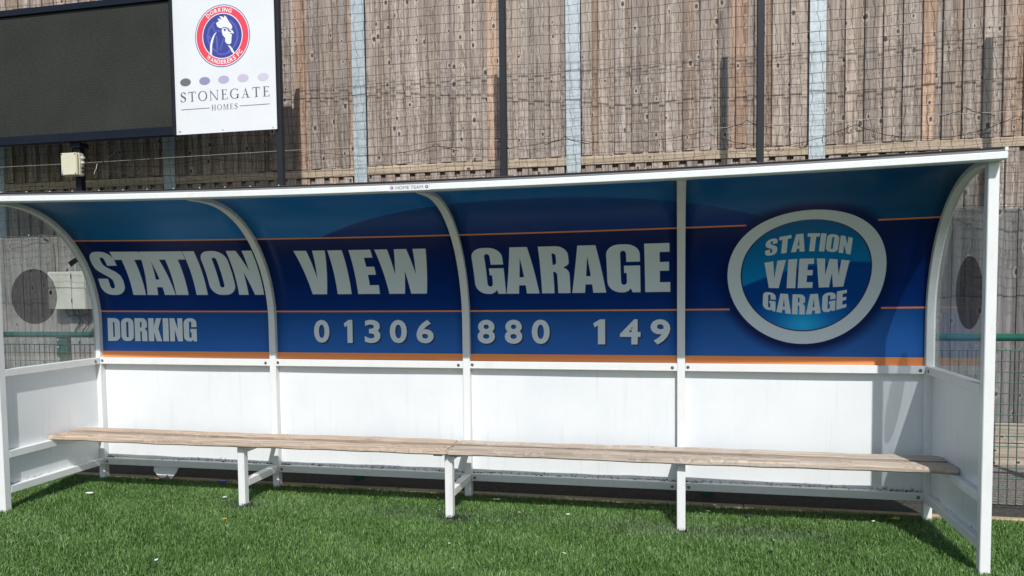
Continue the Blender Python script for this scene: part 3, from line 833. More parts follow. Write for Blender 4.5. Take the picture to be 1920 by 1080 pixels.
# faint ball lines behind the cockerel
sh = []
for a0, a1, r0, r1 in ((-70, 60, 0.52, 0.58), (120, 250, 0.50, 0.56), (250, 300, 0.56, 0.61)):
    sh.append([arcp(EX, EZ, ER*r1, ER*r1, a0, a1, 16)+arcp(EX, EZ, ER*r0, ER*r0, a1, a0, 16)])
for (xa, ya), (xb, yb), wd in (((240,400),(290,520),22), ((150,540),(215,600),26), ((300,560),(310,780),30), ((410,600),(350,790),20), ((170,500),(200,420),24), ((600,640),(570,740),20), ((300,480),(380,490),18)):
    a = Vector(bp(xa, ya)); b = Vector(bp(xb, yb)); n_ = (b-a).orthogonal().normalized()*wd/850*ER
    sh.append([[tuple(a+n_), tuple(b+n_), tuple(b-n_), tuple(a-n_)]])
for q, one in enumerate(sh):
    vs, fs = fill_mesh([one]); flat_on('badge_line', vs, fs, M['blue_light'], badge, 0.94815-0.00003*q)
comb = [(300,365),(318,345),(350,335),(322,292),(360,300),(392,312),(350,258),(395,262),(430,288),(425,250),(455,265),(480,310),(500,350),(530,390),(548,425),(545,458),(520,468),(490,455),(460,435),(430,428),(405,432),(385,447),(350,440),(315,415)]
face = [(385,470),(400,448),(430,440),(462,455),(480,470),(520,470),(555,492),(572,540),(540,528),(500,520),(520,535),(538,550),(530,610),(525,680),(500,700),(455,690),(430,650),(435,600),(400,560),(385,510)]
neck_l = [(305,505),(275,520),(240,570),(210,640),(195,710),(190,820),(222,860),(225,760),(232,690),(250,620),(275,550)]
neck_r = [(468,712),(500,760),(530,820),(548,845),(568,832),(540,770),(510,728)]
vs, fs = fill_mesh([[[bp(*p) for p in s]] for s in (comb, face, neck_l, neck_r)]); flat_on('cockerel', vs, fs, M['white_ink'], badge, 0.9478)
vs, fs = fill_mesh([[circle(*bp(432, 474), ER*0.040, 20)], [[bp(*p) for p in ((470,468),(500,478),(540,512),(490,503))]]])
flat_on('cockerel_eye', vs, fs, M['blue'], badge, 0.9475)
def arc_text(word, mid_deg, span, r_in, r_out, bottom=False):
    adv = [{'I': 0.5, 'W': 1.35, ' ': 0.55, 'F': 0.85, 'E': 0.85, 'S': 0.9, 'O': 1.15, 'G': 1.1}.get(c, 1.0) for c in word]; n = sum(adv); V, F = [], []; run = 0.0
    for i, ch in enumerate(word):
        f = (run+adv[i]/2)/n; run += adv[i]
        if ch == ' ': continue
        ang = math.radians(mid_deg+span/2-span*f) if not bottom else math.radians(mid_deg-span/2+span*f)
        v, fa = font_shapes(ch, 0.03)
        cw = span/n*0.82*adv[i]*(0.62 if ch == 'I' else 1.0)
        half = math.radians(cw)/2*(r_in+r_out)/2
        v = fit(v, -half, half, 0, 1); out = []
        for (px, py) in v:
            if not bottom:
                r = r_in+py*(r_out-r_in); th = ang-px/((r_in+r_out)/2)
            else:
                r = r_out-py*(r_out-r_in); th = ang+px/((r_in+r_out)/2)
            out.append((EX+ER*r*math.cos(th), EZ+ER*r*math.sin(th)))
        k = len(V); V += out; F += [tuple(q+k for q in t) for t in fa]
    return V, F
vs, fs = arc_text('DORKING', 97, 68, 0.775, 0.905); flat_on('lettering', vs, fs, M['white_ink'], badge, 0.9478)
vs, fs = arc_text('WANDERERS FC', 275, 98, 0.765, 0.905, True); flat_on('lettering', vs, fs, M['white_ink'], badge, 0.9478)

for (cx, cz), c in zip(((0.171, 3.259), (0.359, 3.258), (0.544, 3.257), (0.73, 3.257), (0.92, 3.254)),
                       ((0.16, 0.155, 0.17), (0.29, 0.28, 0.42), (0.46, 0.41, 0.58), (0.57, 0.50, 0.64), (0.62, 0.56, 0.68))):
    vs, fs = fill_mesh([[circle(cx, cz, 0.034, 32, 0.053)]]); flat_on('pebble_mark', vs, fs, printed('pebble_ink', c), sb, 0.9490)

# thin roman capitals, cap height 1, stems 0.12, hairlines 0.05
def box_(x0, y0, x1, y1): return [[(x0, y0), (x1, y0), (x1, y1), (x0, y1)]]
def bar_(xa, ya, xb, yb, wd): return [[(xa-wd/2, ya), (xa+wd/2, ya), (xb+wd/2, yb), (xb-wd/2, yb)]]
def ring_(cx, w1, th, tn): return [arcp(cx, 0.5, w1, 0.52, 0, 360, 32)[:-1], arcp(cx, 0.5, w1-th, 0.52-tn, 0, 360, 32)[:-1]]
SR = {
 'S': (0.55, [[[(0.50,0.97),(0.50,0.72),(0.46,0.72),(0.40,0.88),(0.27,0.97),(0.16,0.90),(0.15,0.76),(0.24,0.66),(0.42,0.54),(0.53,0.40),(0.53,0.20),(0.42,0.04),(0.25,-0.02),(0.13,0.02),(0.03,0.02),(0.02,0.29),(0.06,0.29),(0.13,0.10),(0.27,0.03),(0.40,0.10),(0.42,0.26),(0.32,0.40),(0.14,0.52),(0.04,0.66),(0.05,0.84),(0.15,0.98),(0.28,1.02),(0.40,0.98)]]]),
 'T': (0.72, [box_(0.30,0.04,0.42,0.94), box_(0.20,0,0.52,0.04), box_(0.02,0.94,0.70,1.0), bar_(0.035,0.76,0.035,0.94,0.04), bar_(0.685,0.76,0.685,0.94,0.04)]),
 'O': (0.84, [ring_(0.42, 0.42, 0.12, 0.05)]),
 'N': (0.86, [box_(0.10,0.04,0.155,0.97), box_(0.02,0,0.24,0.04), box_(0.0,0.97,0.14,1.0), [[(0.155,0.97),(0.155,0.80),(0.68,-0.02),(0.735,-0.02),(0.735,0.07)]], box_(0.735,-0.02,0.775,0.96), box_(0.62,0.96,0.86,1.0)]),
 'E': (0.64, [box_(0.12,0.04,0.24,0.96), box_(0.02,0,0.60,0.04), box_(0.02,0.96,0.56,1.0), box_(0.24,0.49,0.45,0.54), bar_(0.585,0.0,0.61,0.20,0.045), bar_(0.54,0.96,0.54,0.82,0.04), bar_(0.45,0.42,0.45,0.61,0.035)]),
 'G': (0.82, [[arcp(0.42,0.5,0.42,0.52,48,322,28)+arcp(0.42,0.5,0.30,0.47,322,48,28)], box_(0.64,0.03,0.76,0.40), box_(0.54,0.40,0.84,0.44), bar_(0.70,0.74,0.70,0.98,0.035)]),
 'A': (0.80, [[[(0.40,1.02),(0.67,0.04),(0.54,0.04),(0.36,0.80)]], [[(0.36,0.80),(0.37,0.95),(0.40,1.02),(0.155,0.04),(0.11,0.04)]], box_(0.24,0.32,0.545,0.365), box_(0.0,0,0.26,0.04), box_(0.44,0,0.78,0.04)]),
 'H': (0.84, [box_(0.12,0.04,0.24,0.96), box_(0.60,0.04,0.72,0.96), box_(0.24,0.48,0.60,0.53), box_(0.02,0,0.34,0.04), box_(0.02,0.96,0.34,1), box_(0.50,0,0.82,0.04), box_(0.50,0.96,0.82,1)]),
 'M': (1.0, [box_(0.12,0.04,0.165,0.97), box_(0.02,0,0.27,0.04), box_(0.02,0.97,0.20,1.0), [[(0.165,0.97),(0.165,0.86),(0.44,0.0),(0.49,0.0),(0.29,0.97)]], [[(0.49,0.0),(0.49,0.14),(0.74,0.97),(0.76,0.97),(0.76,0.86)]], box_(0.76,0.04,0.88,0.97), box_(0.68,0,0.98,0.04), box_(0.74,0.97,0.98,1.0)]),
}
def roman(word, x0, x1, y0, y1, gap=0.16):
    tot = sum(SR[c][0] for c in word)+gap*(len(word)-1); k = (x1-x0)/tot; x = x0; sh = []
    for c in word:
        wd, shapes = SR[c]
        for s in shapes: sh.append([[(x+p[0]*k, y0+p[1]*(y1-y0)) for p in lp] for lp in s])
        x += (wd+gap)*k
    return fill_mesh(sh)
vs, fs = roman('STONEGATE', 0.115, 0.978, 3.089, 3.173, 0.20); flat_on('lettering', vs, fs, M['ink_grey'], sb, 0.9488)
vs, fs = roman('HOMES', 0.417, 0.671, 3.002, 3.048, 0.20); flat_on('lettering', vs, fs, M['ink_grey'], sb, 0.9488)
vs, fs = fill_mesh([box_(0.119, 3.0215, 0.400, 3.0265), box_(0.689, 3.0215, 0.975, 3.0265)]); flat_on('printed_rule', vs, fs, M['ink_grey'], sb, 0.9488)

# ================================================================== JUNCTION BOX, CABINET
jb = thing('junction_box', 'small beige plastic junction box fixed to the post below the screen', 'electrical box', (-0.99, 0.94, 2.49))
mb = MB(); mb.bevbox(-1.085, -0.912, 0.905, 0.972, 2.492, 2.698, 0.008, 2); mb.build('enclosure', M['beige'], jb)
mb = MB(); mb.bevbox(-1.082, -0.915, 0.878, 0.9035, 2.495, 2.695, 0.006, 2); mb.build('lid', M['beige'], jb)
for xx in (-1.068, -0.929):
    for zz in (2.509, 2.681):
        mb = MB(); mb.cyl((xx, 0.878, zz), (0, -1, 0), 0.006, 0.0015, 10); mb.build('screw', M['black_steel'], jb)
mb = MB(); mb.cyl((-1.064, 0.878, 2.532), (0, -1, 0), 0.011, 0.0006, 16); mb.build('maker_label', printed('pale_blue_label', (0.45, 0.50, 0.68)), jb)
for zz, c in ((2.655, 'screw'), (2.61, 'screw'), (2.565, 'black_steel'), (2.53, 'black_steel')):
    mb = MB(); mb.cyl((-0.912, 0.938, zz), (1, 0, 0), 0.011, 0.028, 10); mb.build('cable_gland', M[c], jb)
mb = MB(); mb.bevbox(-1.03, -0.955, 0.9725, 0.9735, 2.52, 2.67, 0); mb.build('mounting_plate', M['black_steel'], jb)
mb = MB()
mb.tube([(-0.884, 0.938, 2.61), (-0.82, 0.93, 2.600), (-0.76, 0.93, 2.594), (-0.70, 0.94, 2.604), (-0.64, 0.95, 2.64), (-0.585, 0.965, 2.69), (-0.53, 0.97, 2.745), (-0.52, 0.972, 2.80)], 0.0035, 6)
mb.build('cable', M['black_steel'], jb)
mb = MB(); mb.tube([(-0.884, 0.938, 2.565), (-0.78, 0.945, 2.545), (-0.62, 0.95, 2.52), (-0.45, 0.955, 2.50), (-0.3, 0.96, 2.49), (0.0, 0.965, 2.46), (0.3, 0.97, 2.40)], 0.0028, 6); mb.build('cable', M['black_steel'], jb)
mb = MB(); mb.tube([(-0.745, 0.93, 2.592), (-0.75, 0.925, 2.55), (-0.765, 0.92, 2.52), (-0.77, 0.92, 2.50)], 0.003, 5); mb.build('cable_tie', M['steel_wire'], jb)

cb = thing('electric_cabinet', 'cream metal electric cabinet on the grey fence, seen through the left glass', 'electrical cabinet', (-1.72, 1.57, 1.27))
mb = MB(); mb.bevbox(-1.868, -1.435, 1.502, 1.634, 1.263, 1.644, 0.004); mb.build('body', M['cream'], cb)
mb = MB(); mb.bevbox(-1.865, -1.592, 1.488, 1.5015, 1.266, 1.641, 0.003); d = mb.build('door', M['cream'], cb)
mb = MB(); mb.bevbox(-1.840, -1.820, 1.478, 1.4875, 1.42, 1.456, 0.002); mb.build('lock', M['black_steel'], d)
for zz in (1.33, 1.575):
    mb = MB(); mb.cyl((-1.589, 1.492, zz), (0, 0, 1), 0.006, 0.04, 8); mb.build('hinge', M['black_steel'], d)
mb = MB(); mb.bevbox(-1.587, -1.438, 1.492, 1.5015, 1.266, 1.641, 0.003); mb.build('side_cover', M['cream'], cb)
mb = MB(); mb.tube([(-1.905, 1.622, 1.58), (-1.905, 1.622, 1.82), (-1.92, 1.622, 1.92), (-1.955, 1.622, 1.98), (-2.03, 1.625, 2.02)], 0.012, 8); mb.build('conduit', plain('grey_conduit', (0.22, 0.21, 0.19), 0.5), cb)
for k in range(4):
    x0_ = -1.76+0.09*k
    mb = MB(); mb.tube([(x0_, 1.60, 1.265), (x0_+0.01, 1.59, 1.22), (x0_+0.05, 1.58, 1.19+0.01*k), (x0_+0.11, 1.59, 1.20), (x0_+0.16, 1.62, 1.16-0.03*k), (x0_+0.05, 1.62, 1.0)], 0.006, 6)
    mb.build('cable', M['black_steel'], cb)

# ================================================================== GREEN RAILING
rail = thing('green_railing', 'green tubular railing with wire mesh infill running behind the shelter', 'railing', (3.0, 0.30, 0))
mb = MB(); mb.tube([(-9, 0.30, 1.088), (13, 0.30, 1.088)], 0.024, 14); mb.build('top_rail', M['green'], rail, smooth=True)
RP = [-8.415, -5.815, -3.215, -0.615, 1.985, 4.585, 7.185, 9.785, 12.385]
for x in RP:
    mb = MB(); mb.bevbox(x-0.035, x+0.035, 0.316, 0.37, -0.06, 1.064, 0.004); mb.bevbox(x-0.052, x+0.052, 0.300, 0.315, 0.90, 1.064, 0.002)
    po = mb.build('post', M['green'], rail)
    for zz in (0.985, 1.045):
        mb = MB(); mb.cyl((x-0.034, 0.300, zz), (0, -1, 0), 0.007, 0.006, 8, 1); mb.build('bolt', M['screw'], po)
for i in range(len(RP)-1):
    a, b = RP[i]-0.02, RP[i+1]-0.022
    mb = MB()
    for k in range(15):
        z = 0.0545+0.0680*k
        mb.tube([(a, 0.292, z), (b, 0.292, z)], 0.0033 if k < 14 else 0.0042, 6)
    n = int((b-a)/0.0490)
    for k in range(n+1):
        xx = a+(b-a)*k/n; mb.tube([(xx, 0.2985, 0.02), (xx, 0.2985, 1.01)], 0.0029, 5)
    mb.build('mesh_infill', M['green_wire'], rail)

# ================================================================== THE SHELTER
dug = thing('dugout_shelter', 'long white framed dugout with curved blue printed back, home team shelter', 'dugout', (2.95, -0.45, -0.03))

def rib(x):
    """back post that bends forward into the roof, one bent tube"""
    path = []  # (y, z, ny, nz) inner line and outward normal
    path += [(0, -0.028, 1, 0), (0, 0.6, 1, 0), (0, 1.0, 1, 0), (0, ZC, 1, 0)]
    for k in range(1, 33):
        th = PI/2*k/32; a, b = 0.75, 0.818
        l = math.hypot(math.cos(th)/a, math.sin(th)/b)
        path.append((-a*(1-math.cos(th)), ZC+b*math.sin(th), math.cos(th)/a/l, math.sin(th)/b/l))
    path.append((-DEP-0.0005+0.0, ZC+0.818, 0, 1))
    vs, fs = [], []; c = 0.003; D = 2*H2
    sec = [(-H2+c, 0), (H2-c, 0), (H2, c), (H2, D-c), (H2-c, D), (-H2+c, D), (-H2, D-c), (-H2, c)]
    for y, z, ny, nz in path:
        for sx, so in sec: vs.append(sag((x+sx, y+ny*so, z+nz*so)))
    n = 8
    for i in range(len(path)-1):
        for k in range(n): fs.append((i*n+k, i*n+(k+1) % n, (i+1)*n+(k+1) % n, (i+1)*n+k))
    fs.append(tuple(range(n))[::-1]); fs.append(tuple((len(path)-1)*n+k for k in range(n)))
    return mesh_obj('rib', vs, fs, M['frame'], dug)
for x in XP: rib(x)

def part(name, mat='frame', bolts=(), **k):
    mb = MB(); mb.bevbox(k['x'][0], k['x'][1], k['y'][0], k['y'][1], k['z'][0], k['z'][1], k.get('b', 0.003), cuts=k.get('cuts', 0), axis=0)
    o = mb.build(name, M[mat], dug, warp=sag)
    for p, ax in bolts:
        bm_ = MB(); bm_.cyl(p, ax, 0.0105, 0.005, 12, 1); bm_.cyl((p[0]+0.002, p[1]-0.0052, p[2]-0.001), ax, 0.004, 0.0015, 6); bm_.build('bolt', M['bolt'], o)
    return o

for i in range(4):
    a, b = XP[i]+H2+0.0005, XP[i+1]-H2-0.0005
    by = -0.0002
    part('mid_rail', x=(a, b), y=(0.0, 0.050), z=(0.8815, 0.9317), bolts=(((a+0.018, by, 0.909), (0, -1, 0)), ((b-0.030, by, 0.905), (0, -1, 0))))
    part('bottom_rail', x=(a, b), y=(0.0, 0.050), z=(0.0962, 0.1470), bolts=(((a+0.024, by, 0.120), (0, -1, 0)), ((b-0.030, by, 0.120), (0, -1, 0))))
    # lower white sheet, slightly wavy
    ph = random.uniform(0, 6)
    mb = MB(); mb.bevbox(XP[i]+(-H2 if i == 0 else 0.0005), XP[i+1]+(H2 if i == 3 else -0.0005), 0.0525, 0.0605, 0.098, 0.9315, 0, cuts=14, axis=0, fn=lambda v, ph=ph: (v.x, v.y+0.0018*math.sin(v.x*4+ph), v.z))
    mb.build('back_sheet', M['sheet'], dug, smooth=False)
    # dirt lying along the bottom rail
    mb = MB()
    for k in range(60):
        cx = random.choice([random.uniform(a, b), b-abs(random.gauss(0, 0.12)), a+abs(random.gauss(0, 0.05))]); cx = min(max(cx, a+0.01), b-0.01)
        s = random.uniform(0.002, 0.007); cy = random.uniform(0.020, 0.044); h = s*random.uniform(0.4, 1.1)
        mb.add([(cx-s*1.6,cy-s*0.5,0.1475),(cx+s,cy-s*0.7,0.1475),(cx+s*1.5,cy+s*0.6,0.1475),(cx-s*0.6,cy+s*0.5,0.1475),(cx,cy,0.1475+h)], [(0,1,4),(1,2,4),(2,3,4),(3,0,4)])
    mb.build('dirt', M['crumb'], dug)['kind'] = 'stuff'
    # curved printed skin of this bay
    us = [0.9322, 1.0, 1.1, ZC]+[ZC+(UMAX-ZC)*k/30 for k in range(1, 31)]+[UMAX+0.09, UMAX+0.160]
    nxs = 13; vs, uv, fs = [], [], []
    for u in us:
        for k in range(nxs):
            x = a+(b-a)*k/(nxs-1); vs.append(skin(x, u)); uv.append((x, u))
    n1 = len(vs)
    for u in us:
        for k in range(nxs):
            x = a+(b-a)*k/(nxs-1); vs.append(skin(x, u, -0.008)); uv.append((x, u))
    for j in range(len(us)-1):
        for k in range(nxs-1):
            q = (j*nxs+k, j*nxs+k+1, (j+1)*nxs+k+1, (j+1)*nxs+k)
            fs.append(q); fs.append(tuple(v+n1 for v in q[::-1]))
    R_ = len(us)-1
    for j in range(R_):
        fs.append((j*nxs, (j+1)*nxs, n1+(j+1)*nxs, n1+j*nxs)); e = nxs-1
        fs.append((j*nxs+e, n1+j*nxs+e, n1+(j+1)*nxs+e, (j+1)*nxs+e))
    for k in range(nxs-1):
        fs.append((k, n1+k, n1+k+1, k+1)); fs.append((R_*nxs+k, R_*nxs+k+1, n1+R_*nxs+k+1, n1+R_*nxs+k))
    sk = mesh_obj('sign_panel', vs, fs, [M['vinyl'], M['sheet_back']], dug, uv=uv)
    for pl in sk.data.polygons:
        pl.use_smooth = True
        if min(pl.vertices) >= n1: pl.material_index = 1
    # printed stripes
    hid = (4.69, 5.615) if i == 3 else None
    def stripe(u0, u1, x0, x1): 
        m_ = 12; v = []
        for k in range(m_+1): v.append((x0+(x1-x0)*k/m_, u0))
        for k in range(m_+1): v.append((x0+(x1-x0)*k/m_, u1))
        f = [(k, k+1, m_+2+k, m_+1+k) for k in range(m_)]
        on_skin('orange_stripe', v, f, M['orange'], sk, 0.0008)
    stripe(0.9325, 0.981, a, b)
    for u0, u1 in ((1.2835, 1.2945), (1.876, 1.888)):
        if i == 3:
            xa, xb = (4.705, 5.605) if u0 < 1.5 else (4.785, 5.523)
            stripe(u0, u1, a, xa); stripe(u0, u1, xb, b)
        else: stripe(u0, u1, a, b)
    # words of this bay
    def word(shapes_vs_fs, mat='letter', shadow=0.0, name='lettering'):
        v, f = shapes_vs_fs
        if shadow:
            on_skin('print_shadow', [(p[0]+shadow, p[1]-shadow) for p in v], f, M['letter_shadow'], sk, 0.0006)
        on_skin(name, v, f, M[mat], sk, 0.0014)
    if i == 0:
        U0, U1 = 1.418, 1.780
        word(fill_mesh([place(c, x0, x1, U0, U1) for c, x0, x1 in (('S',.052,.268),('T',.258,.502),('A',.448,.690),('T',.632,.864),('I',.868,.962),('O',.992,1.204),('N',1.222,1.424))]), shadow=0.006)
        tot = sum(HEAVY[c][0] for c in 'DORKING')+0.055*6; k = (0.84-0.064)/tot; x = 0.064; sh = []
        for c in 'DORKING':
            wd = HEAVY[c][0]*k; sh.append(place(c, x, x+wd, 1.058, 1.236)); x += wd+0.055*k
        word(fill_mesh(sh), shadow=0.005)
    if i == 1:
        U0, U1 = 1.420, 1.772
        word(fill_mesh([place(c, x0, x1, U0, U1) for c, x0, x1 in (('V',1.748,1.985),('I',2.005,2.112),('E',2.162,2.326),('W',2.352,2.720))]), shadow=0.006)
    if i == 2:
        U0, U1 = 1.413, 1.766
        word(fill_mesh([place(c, x0, x1, U0, U1) for c, x0, x1 in (('G',3.028,3.238),('A',3.243,3.470),('R',3.488,3.684),('A',3.692,3.918),('G',3.928,4.142),('E',4.172,4.332))]), shadow=0.006)
    dig = {1: (('0',1.800,1.921),('1',2.034,2.100),('3',2.193,2.312),('0',2.384,2.512),('6',2.583,2.710)),
           2: (('8',3.028,3.151),('8',3.221,3.343),('0',3.409,3.533),('1',3.828,3.907),('4',4.005,4.140),('9',4.205,4.332))}.get(i, ())
    for c, x0, x1 in dig:
        v, f = tess([[(.17,0),(.43,0),(.43,1),(.24,1),(0,.84),(.05,.68),(.17,.76)]]) if c == '1' else font_shapes(c, 0.03); v = fit(v, x0, x1, 1.054, 1.226); word((v, f), shadow=0.010, name='digit')
    if i == 3:
        CX, CU = 5.152, 1.5265
        vs_, fs_ = fill_mesh([[circle(CX, CU, 0.388, 72)]]); on_skin('badge_disc', vs_, fs_, M['disc'], sk, 0.0010)
        vs_, fs_ = fill_mesh([[circle(CX, CU, 0.464, 96), circle(CX, CU, 0.384, 96)]]); on_skin('badge_ring', vs_, fs_, M['letter'], sk, 0.0018)
        vs_, fs_ = fill_mesh([[circle(CX, CU, 0.3845, 96), circle(CX, CU, 0.376, 96)]]); on_skin('badge_ring_edge', vs_, fs_, M['letter_shadow'], sk, 0.0015)
        # words of the badge, top and bottom lines bowed
        def bowed(word_, lo, hi, x0=4.908, x1=5.404, gap=0.05):
            tot = sum(HEAVY[c][0] for c in word_)+gap*(len(word_)-1); k = (x1-x0)/tot; x = x0; V, F = [], []
            for c in word_:
                wd = HEAVY[c][0]*k
                v, f = tess(place(c, x, x+wd, 0, 1))
                v, f = slice_flat(v, f, [q*0.1 for q in range(1, 10)])
                n_ = len(V)
                for (px, py) in v:
                    s = ((px-CX)/0.25)**2
                    V.append((px, (lo[0]+lo[1]*s)*(1-py)+(hi[0]+hi[1]*s)*py))
                F += [tuple(q+n_ for q in t_) for t_ in f]; x += wd+gap*k
            return V, F
        word(bowed('STATION', (1.672, -0.030), (1.803, -0.046)))
        word(bowed('VIEW', (1.424, 0.006), (1.622, -0.022), gap=0.07))
        word(bowed('GARAGE', (1.252, 0.044), (1.382, 0.026)))

# ends: side sheets, rails, acrylic with a round smoked sticker
for sgn, xp in ((-1, XP[0]), (1, XP[4])):
    a, b = xp-H2, xp+H2
    yb, yf = -0.0005, -DEP+2*H2+0.0005
    part('front_post', x=(a, b), y=(-DEP, -DEP+2*H2), z=(-0.028, 2.0226), b=0.0035)
    ib = b+0.0002 if sgn < 0 else a-0.0002
    part('side_mid_rail', x=(a, b), y=(yf, yb), z=(0.8815, 0.9317), bolts=(((ib, -0.05, 0.905), (-sgn, 0, 0)),))
    part('side_bottom_rail', x=(a, b), y=(yf, yb), z=(0.0962, 0.1470))
    part('side_bench_bearer', x=(a, b), y=(yf, yb), z=(0.3345, 0.3850))
    sx = xp+sgn*0.016
    mb = MB(); mb.box(sx-0.004, sx+0.004, yf, yb, 0.3855, 0.881); mb.box(sx-0.004, sx+0.004, yf, yb, 0.1475, 0.334); mb.build('side_sheet', M['sheet'], dug)
    # acrylic cut to the rib
    gx = xp+sgn*0.012; prof = [(yf, 0.932)]+[(yb, 0.932)]
    a_, b__ = 0.7505, 0.8185
    prof.append((yb, ZC))
    for k in range(1, 25):
        th = PI/2*k/24; y = -a_*(1-math.cos(th)); z = ZC+b__*math.sin(th)
        prof.append((y-0.0005, z-0.0005))
    prof.append((yf, ZC+b__-0.0005))
    n = len(prof)
    vs = [sag((gx-0.002, y, z)) for y, z in prof]+[sag((gx+0.002, y, z)) for y, z in prof]
    f1 = tess([prof])[1]
    fs = [t for t in f1]+[tuple(v+n for v in t[::-1]) for t in f1]+[(k, (k+1) % n, n+(k+1) % n, n+k) for k in range(n)]
    g = mesh_obj('acrylic_pane', vs, fs, M['glass'], dug)
    cy, cz = (-0.548, 1.412) if sgn < 0 else (-0.575, 1.383)
    st = MB(); st.cyl((gx-sgn*0.0032, cy, cz), (-sgn, 0, 0), 0.193, 0.0008, 56); st.build('round_sticker', M['tint'], g)
    if sgn < 0:
        vs = [(gx+0.0034, y, z) for y, z in ((-0.240, 1.658), (-0.170, 1.698), (-0.143, 1.668), (-0.213, 1.626))]
        vs += [(v[0]+0.0006, v[1], v[2]) for v in vs]
        mesh_obj('small_sticker', vs, [(0,1,2,3),(7,6,5,4),(0,4,5,1),(1,5,6,2),(2,6,7,3),(3,7,4,0)], plain('grey_sticker', (0.05, 0.055, 0.05), 0.5), g)

# roof edge: front beam, grey trim, dark sheet edge, screws
BX0, BX1 = -0.058, 5.910
bm_o = part('front_beam', x=(BX0, BX1), y=(-DEP-0.080, -DEP-0.001), z=(2.0228, 2.0592), b=0.004, cuts=24)
part('roof_trim', 'grey_trim', x=(BX0, BX1-0.016), y=(-DEP-0.075, -DEP-0.005), z=(2.0597, 2.0752), b=0.002, cuts=24)
part('beam_end_cap', x=(BX1-0.0155, BX1), y=(-DEP-0.080, -DEP-0.001), z=(2.0597, 2.0795), b=0.002)
part('roof_edge', 'dark_edge', x=(BX0-0.01, BX1-0.018), y=(-DEP-0.082, -DEP+0.10), z=(2.0757, 2.0807), b=0.001, cuts=24)
for k in range(34):
    x = BX0+0.06+k*0.176+random.uniform(-0.015, 0.015)
    if x > BX1-0.05: break
    mb = MB(); mb.cyl(sag((x, -DEP-0.065, 2.0807)), (0, 0, 1), 0.005, 0.005, 8, 1); mb.build('roof_screw', M['screw'], dug)
# HOME TEAM sticker on the beam
def on_beam(name, vs, fs, mat, parent, off):
    pts = [sag((p[0], -DEP-0.080-off, p[1])) for p in vs]; ff = []
    for f in fs:
        a, b, c = (Vector(pts[i]) for i in f[:3]); ff.append(f if (b-a).cross(c-a).y < 0 else f[::-1])
    return mesh_obj(name, pts, ff, mat, parent)
stk = on_beam('home_team_sticker', *fill_mesh([box_(2.795, 2.0245, 3.041, 2.0578)]), M['sticker'], bm_o, 0.0004)
v, f = font_shapes('HOME TEAM', 0.0); on_beam('lettering', fit(v, 2.837, 2.997, 2.0335, 2.0505), f, M['ink_grey'], bm_o, 0.0008)
for cx in (2.814, 3.019):
    on_beam('small_badge', *fill_mesh([[circle(cx, 2.0420, 0.0090, 24)]]), M['magenta'], bm_o, 0.0007)
    on_beam('small_badge_field', *fill_mesh([[circle(cx, 2.0420, 0.0060, 24)]]), M['blue'], bm_o, 0.0009)
    on_beam('small_cockerel', *fill_mesh([[[(cx-0.001, 2.047), (cx+0.003, 2.0425), (cx+0.002, 2.0375), (cx, 2.0405), (cx-0.003, 2.037), (cx-0.003, 2.0425)]]]), M['white_ink'], bm_o, 0.0011)

# ================================================================== BENCH
bench = thing('long_bench', 'long weathered two-plank bench on white legs inside the dugout', 'bench', (2.95, -0.35, -0.03))
def plank(x0, x1, y0, y1, z1, seed, warm):
    front_plank = y0 < -0.4
    r = random.Random(seed); ph = [r.uniform(0, 6) for _ in range(6)]
    def fn(v):
        front = 1 if v.y < (y0+y1)/2 else -0.4
        wob = 0.0022*math.sin(v.x*5+ph[0])+0.0015*math.sin(v.x*13+ph[1])+0.001*math.sin(v.x*37+ph[2])
        end = 0.006*(r.random()-0.5) if abs(v.x-x0) < 1e-4 or abs(v.x-x1) < 1e-4 else 0
        return (v.x+end, v.y+front*wob, v.z+0.002*math.sin(v.x*3+ph[3])+0.0012*math.sin(v.x*17+ph[4]))
    mb = MB(); mb.bevbox(x0, x1, y0, y1, z1-0.034, z1, 0.008, 2, cuts=70, axis=0, fn=fn, ycuts=((y1-0.022, y1-0.014) if front_plank else (y0+0.014, y0+0.022)), tone=(r.uniform(0.45, 0.6), warm, r.random()))
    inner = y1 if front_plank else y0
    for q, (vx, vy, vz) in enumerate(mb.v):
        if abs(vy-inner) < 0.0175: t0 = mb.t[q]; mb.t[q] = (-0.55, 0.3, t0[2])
    return mb.build('plank', M['bench_wood'], bench, tones=True)
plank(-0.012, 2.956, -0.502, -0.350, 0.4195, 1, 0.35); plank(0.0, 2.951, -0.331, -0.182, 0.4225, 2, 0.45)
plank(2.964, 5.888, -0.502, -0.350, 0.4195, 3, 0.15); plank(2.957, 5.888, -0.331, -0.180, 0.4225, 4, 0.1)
M['leg'] = white_paint('scuffed_white_leg', (0.78, 0.78, 0.77), 0.55, 0.45)
for x in XP[1:4]:
    mb = MB(); mb.bevbox(x-H2, x+H2, -0.4485, -0.3985, -0.029, 0.3848, 0.003); mb.build('leg', M['leg'], bench)
    mb = MB(); mb.bevbox(x-H2, x+H2, -0.398, -0.0008, 0.098, 0.1485, 0.003); mb.build('stretcher', M['leg'], bench)
    mb = MB(); mb.bevbox(x-H2, x+H2, -0.398, -0.0008, 0.3345, 0.3848, 0.003); mb.build('bearer', M['leg'], bench)
    for yy in (-0.26, -0.42):
        mb = MB(); mb.cyl((x+0.032, yy+0.1, 0.352), (0, 0, 1), 0.004, 0.033, 8); mb.build('bolt', M['black_steel'], bench)
mb = MB(); mb.bevbox(2.868, 3.052, -0.498, -0.19, 0.3815, 0.3848, 0); 
pl = MB(); pl.box(2.870, 2.926, -0.500, -0.20, 0.3800, 0.3848); pl.box(2.9790, 3.050, -0.500, -0.20, 0.3800, 0.3848); pl.build('joint_plate', M['black_steel'], bench)

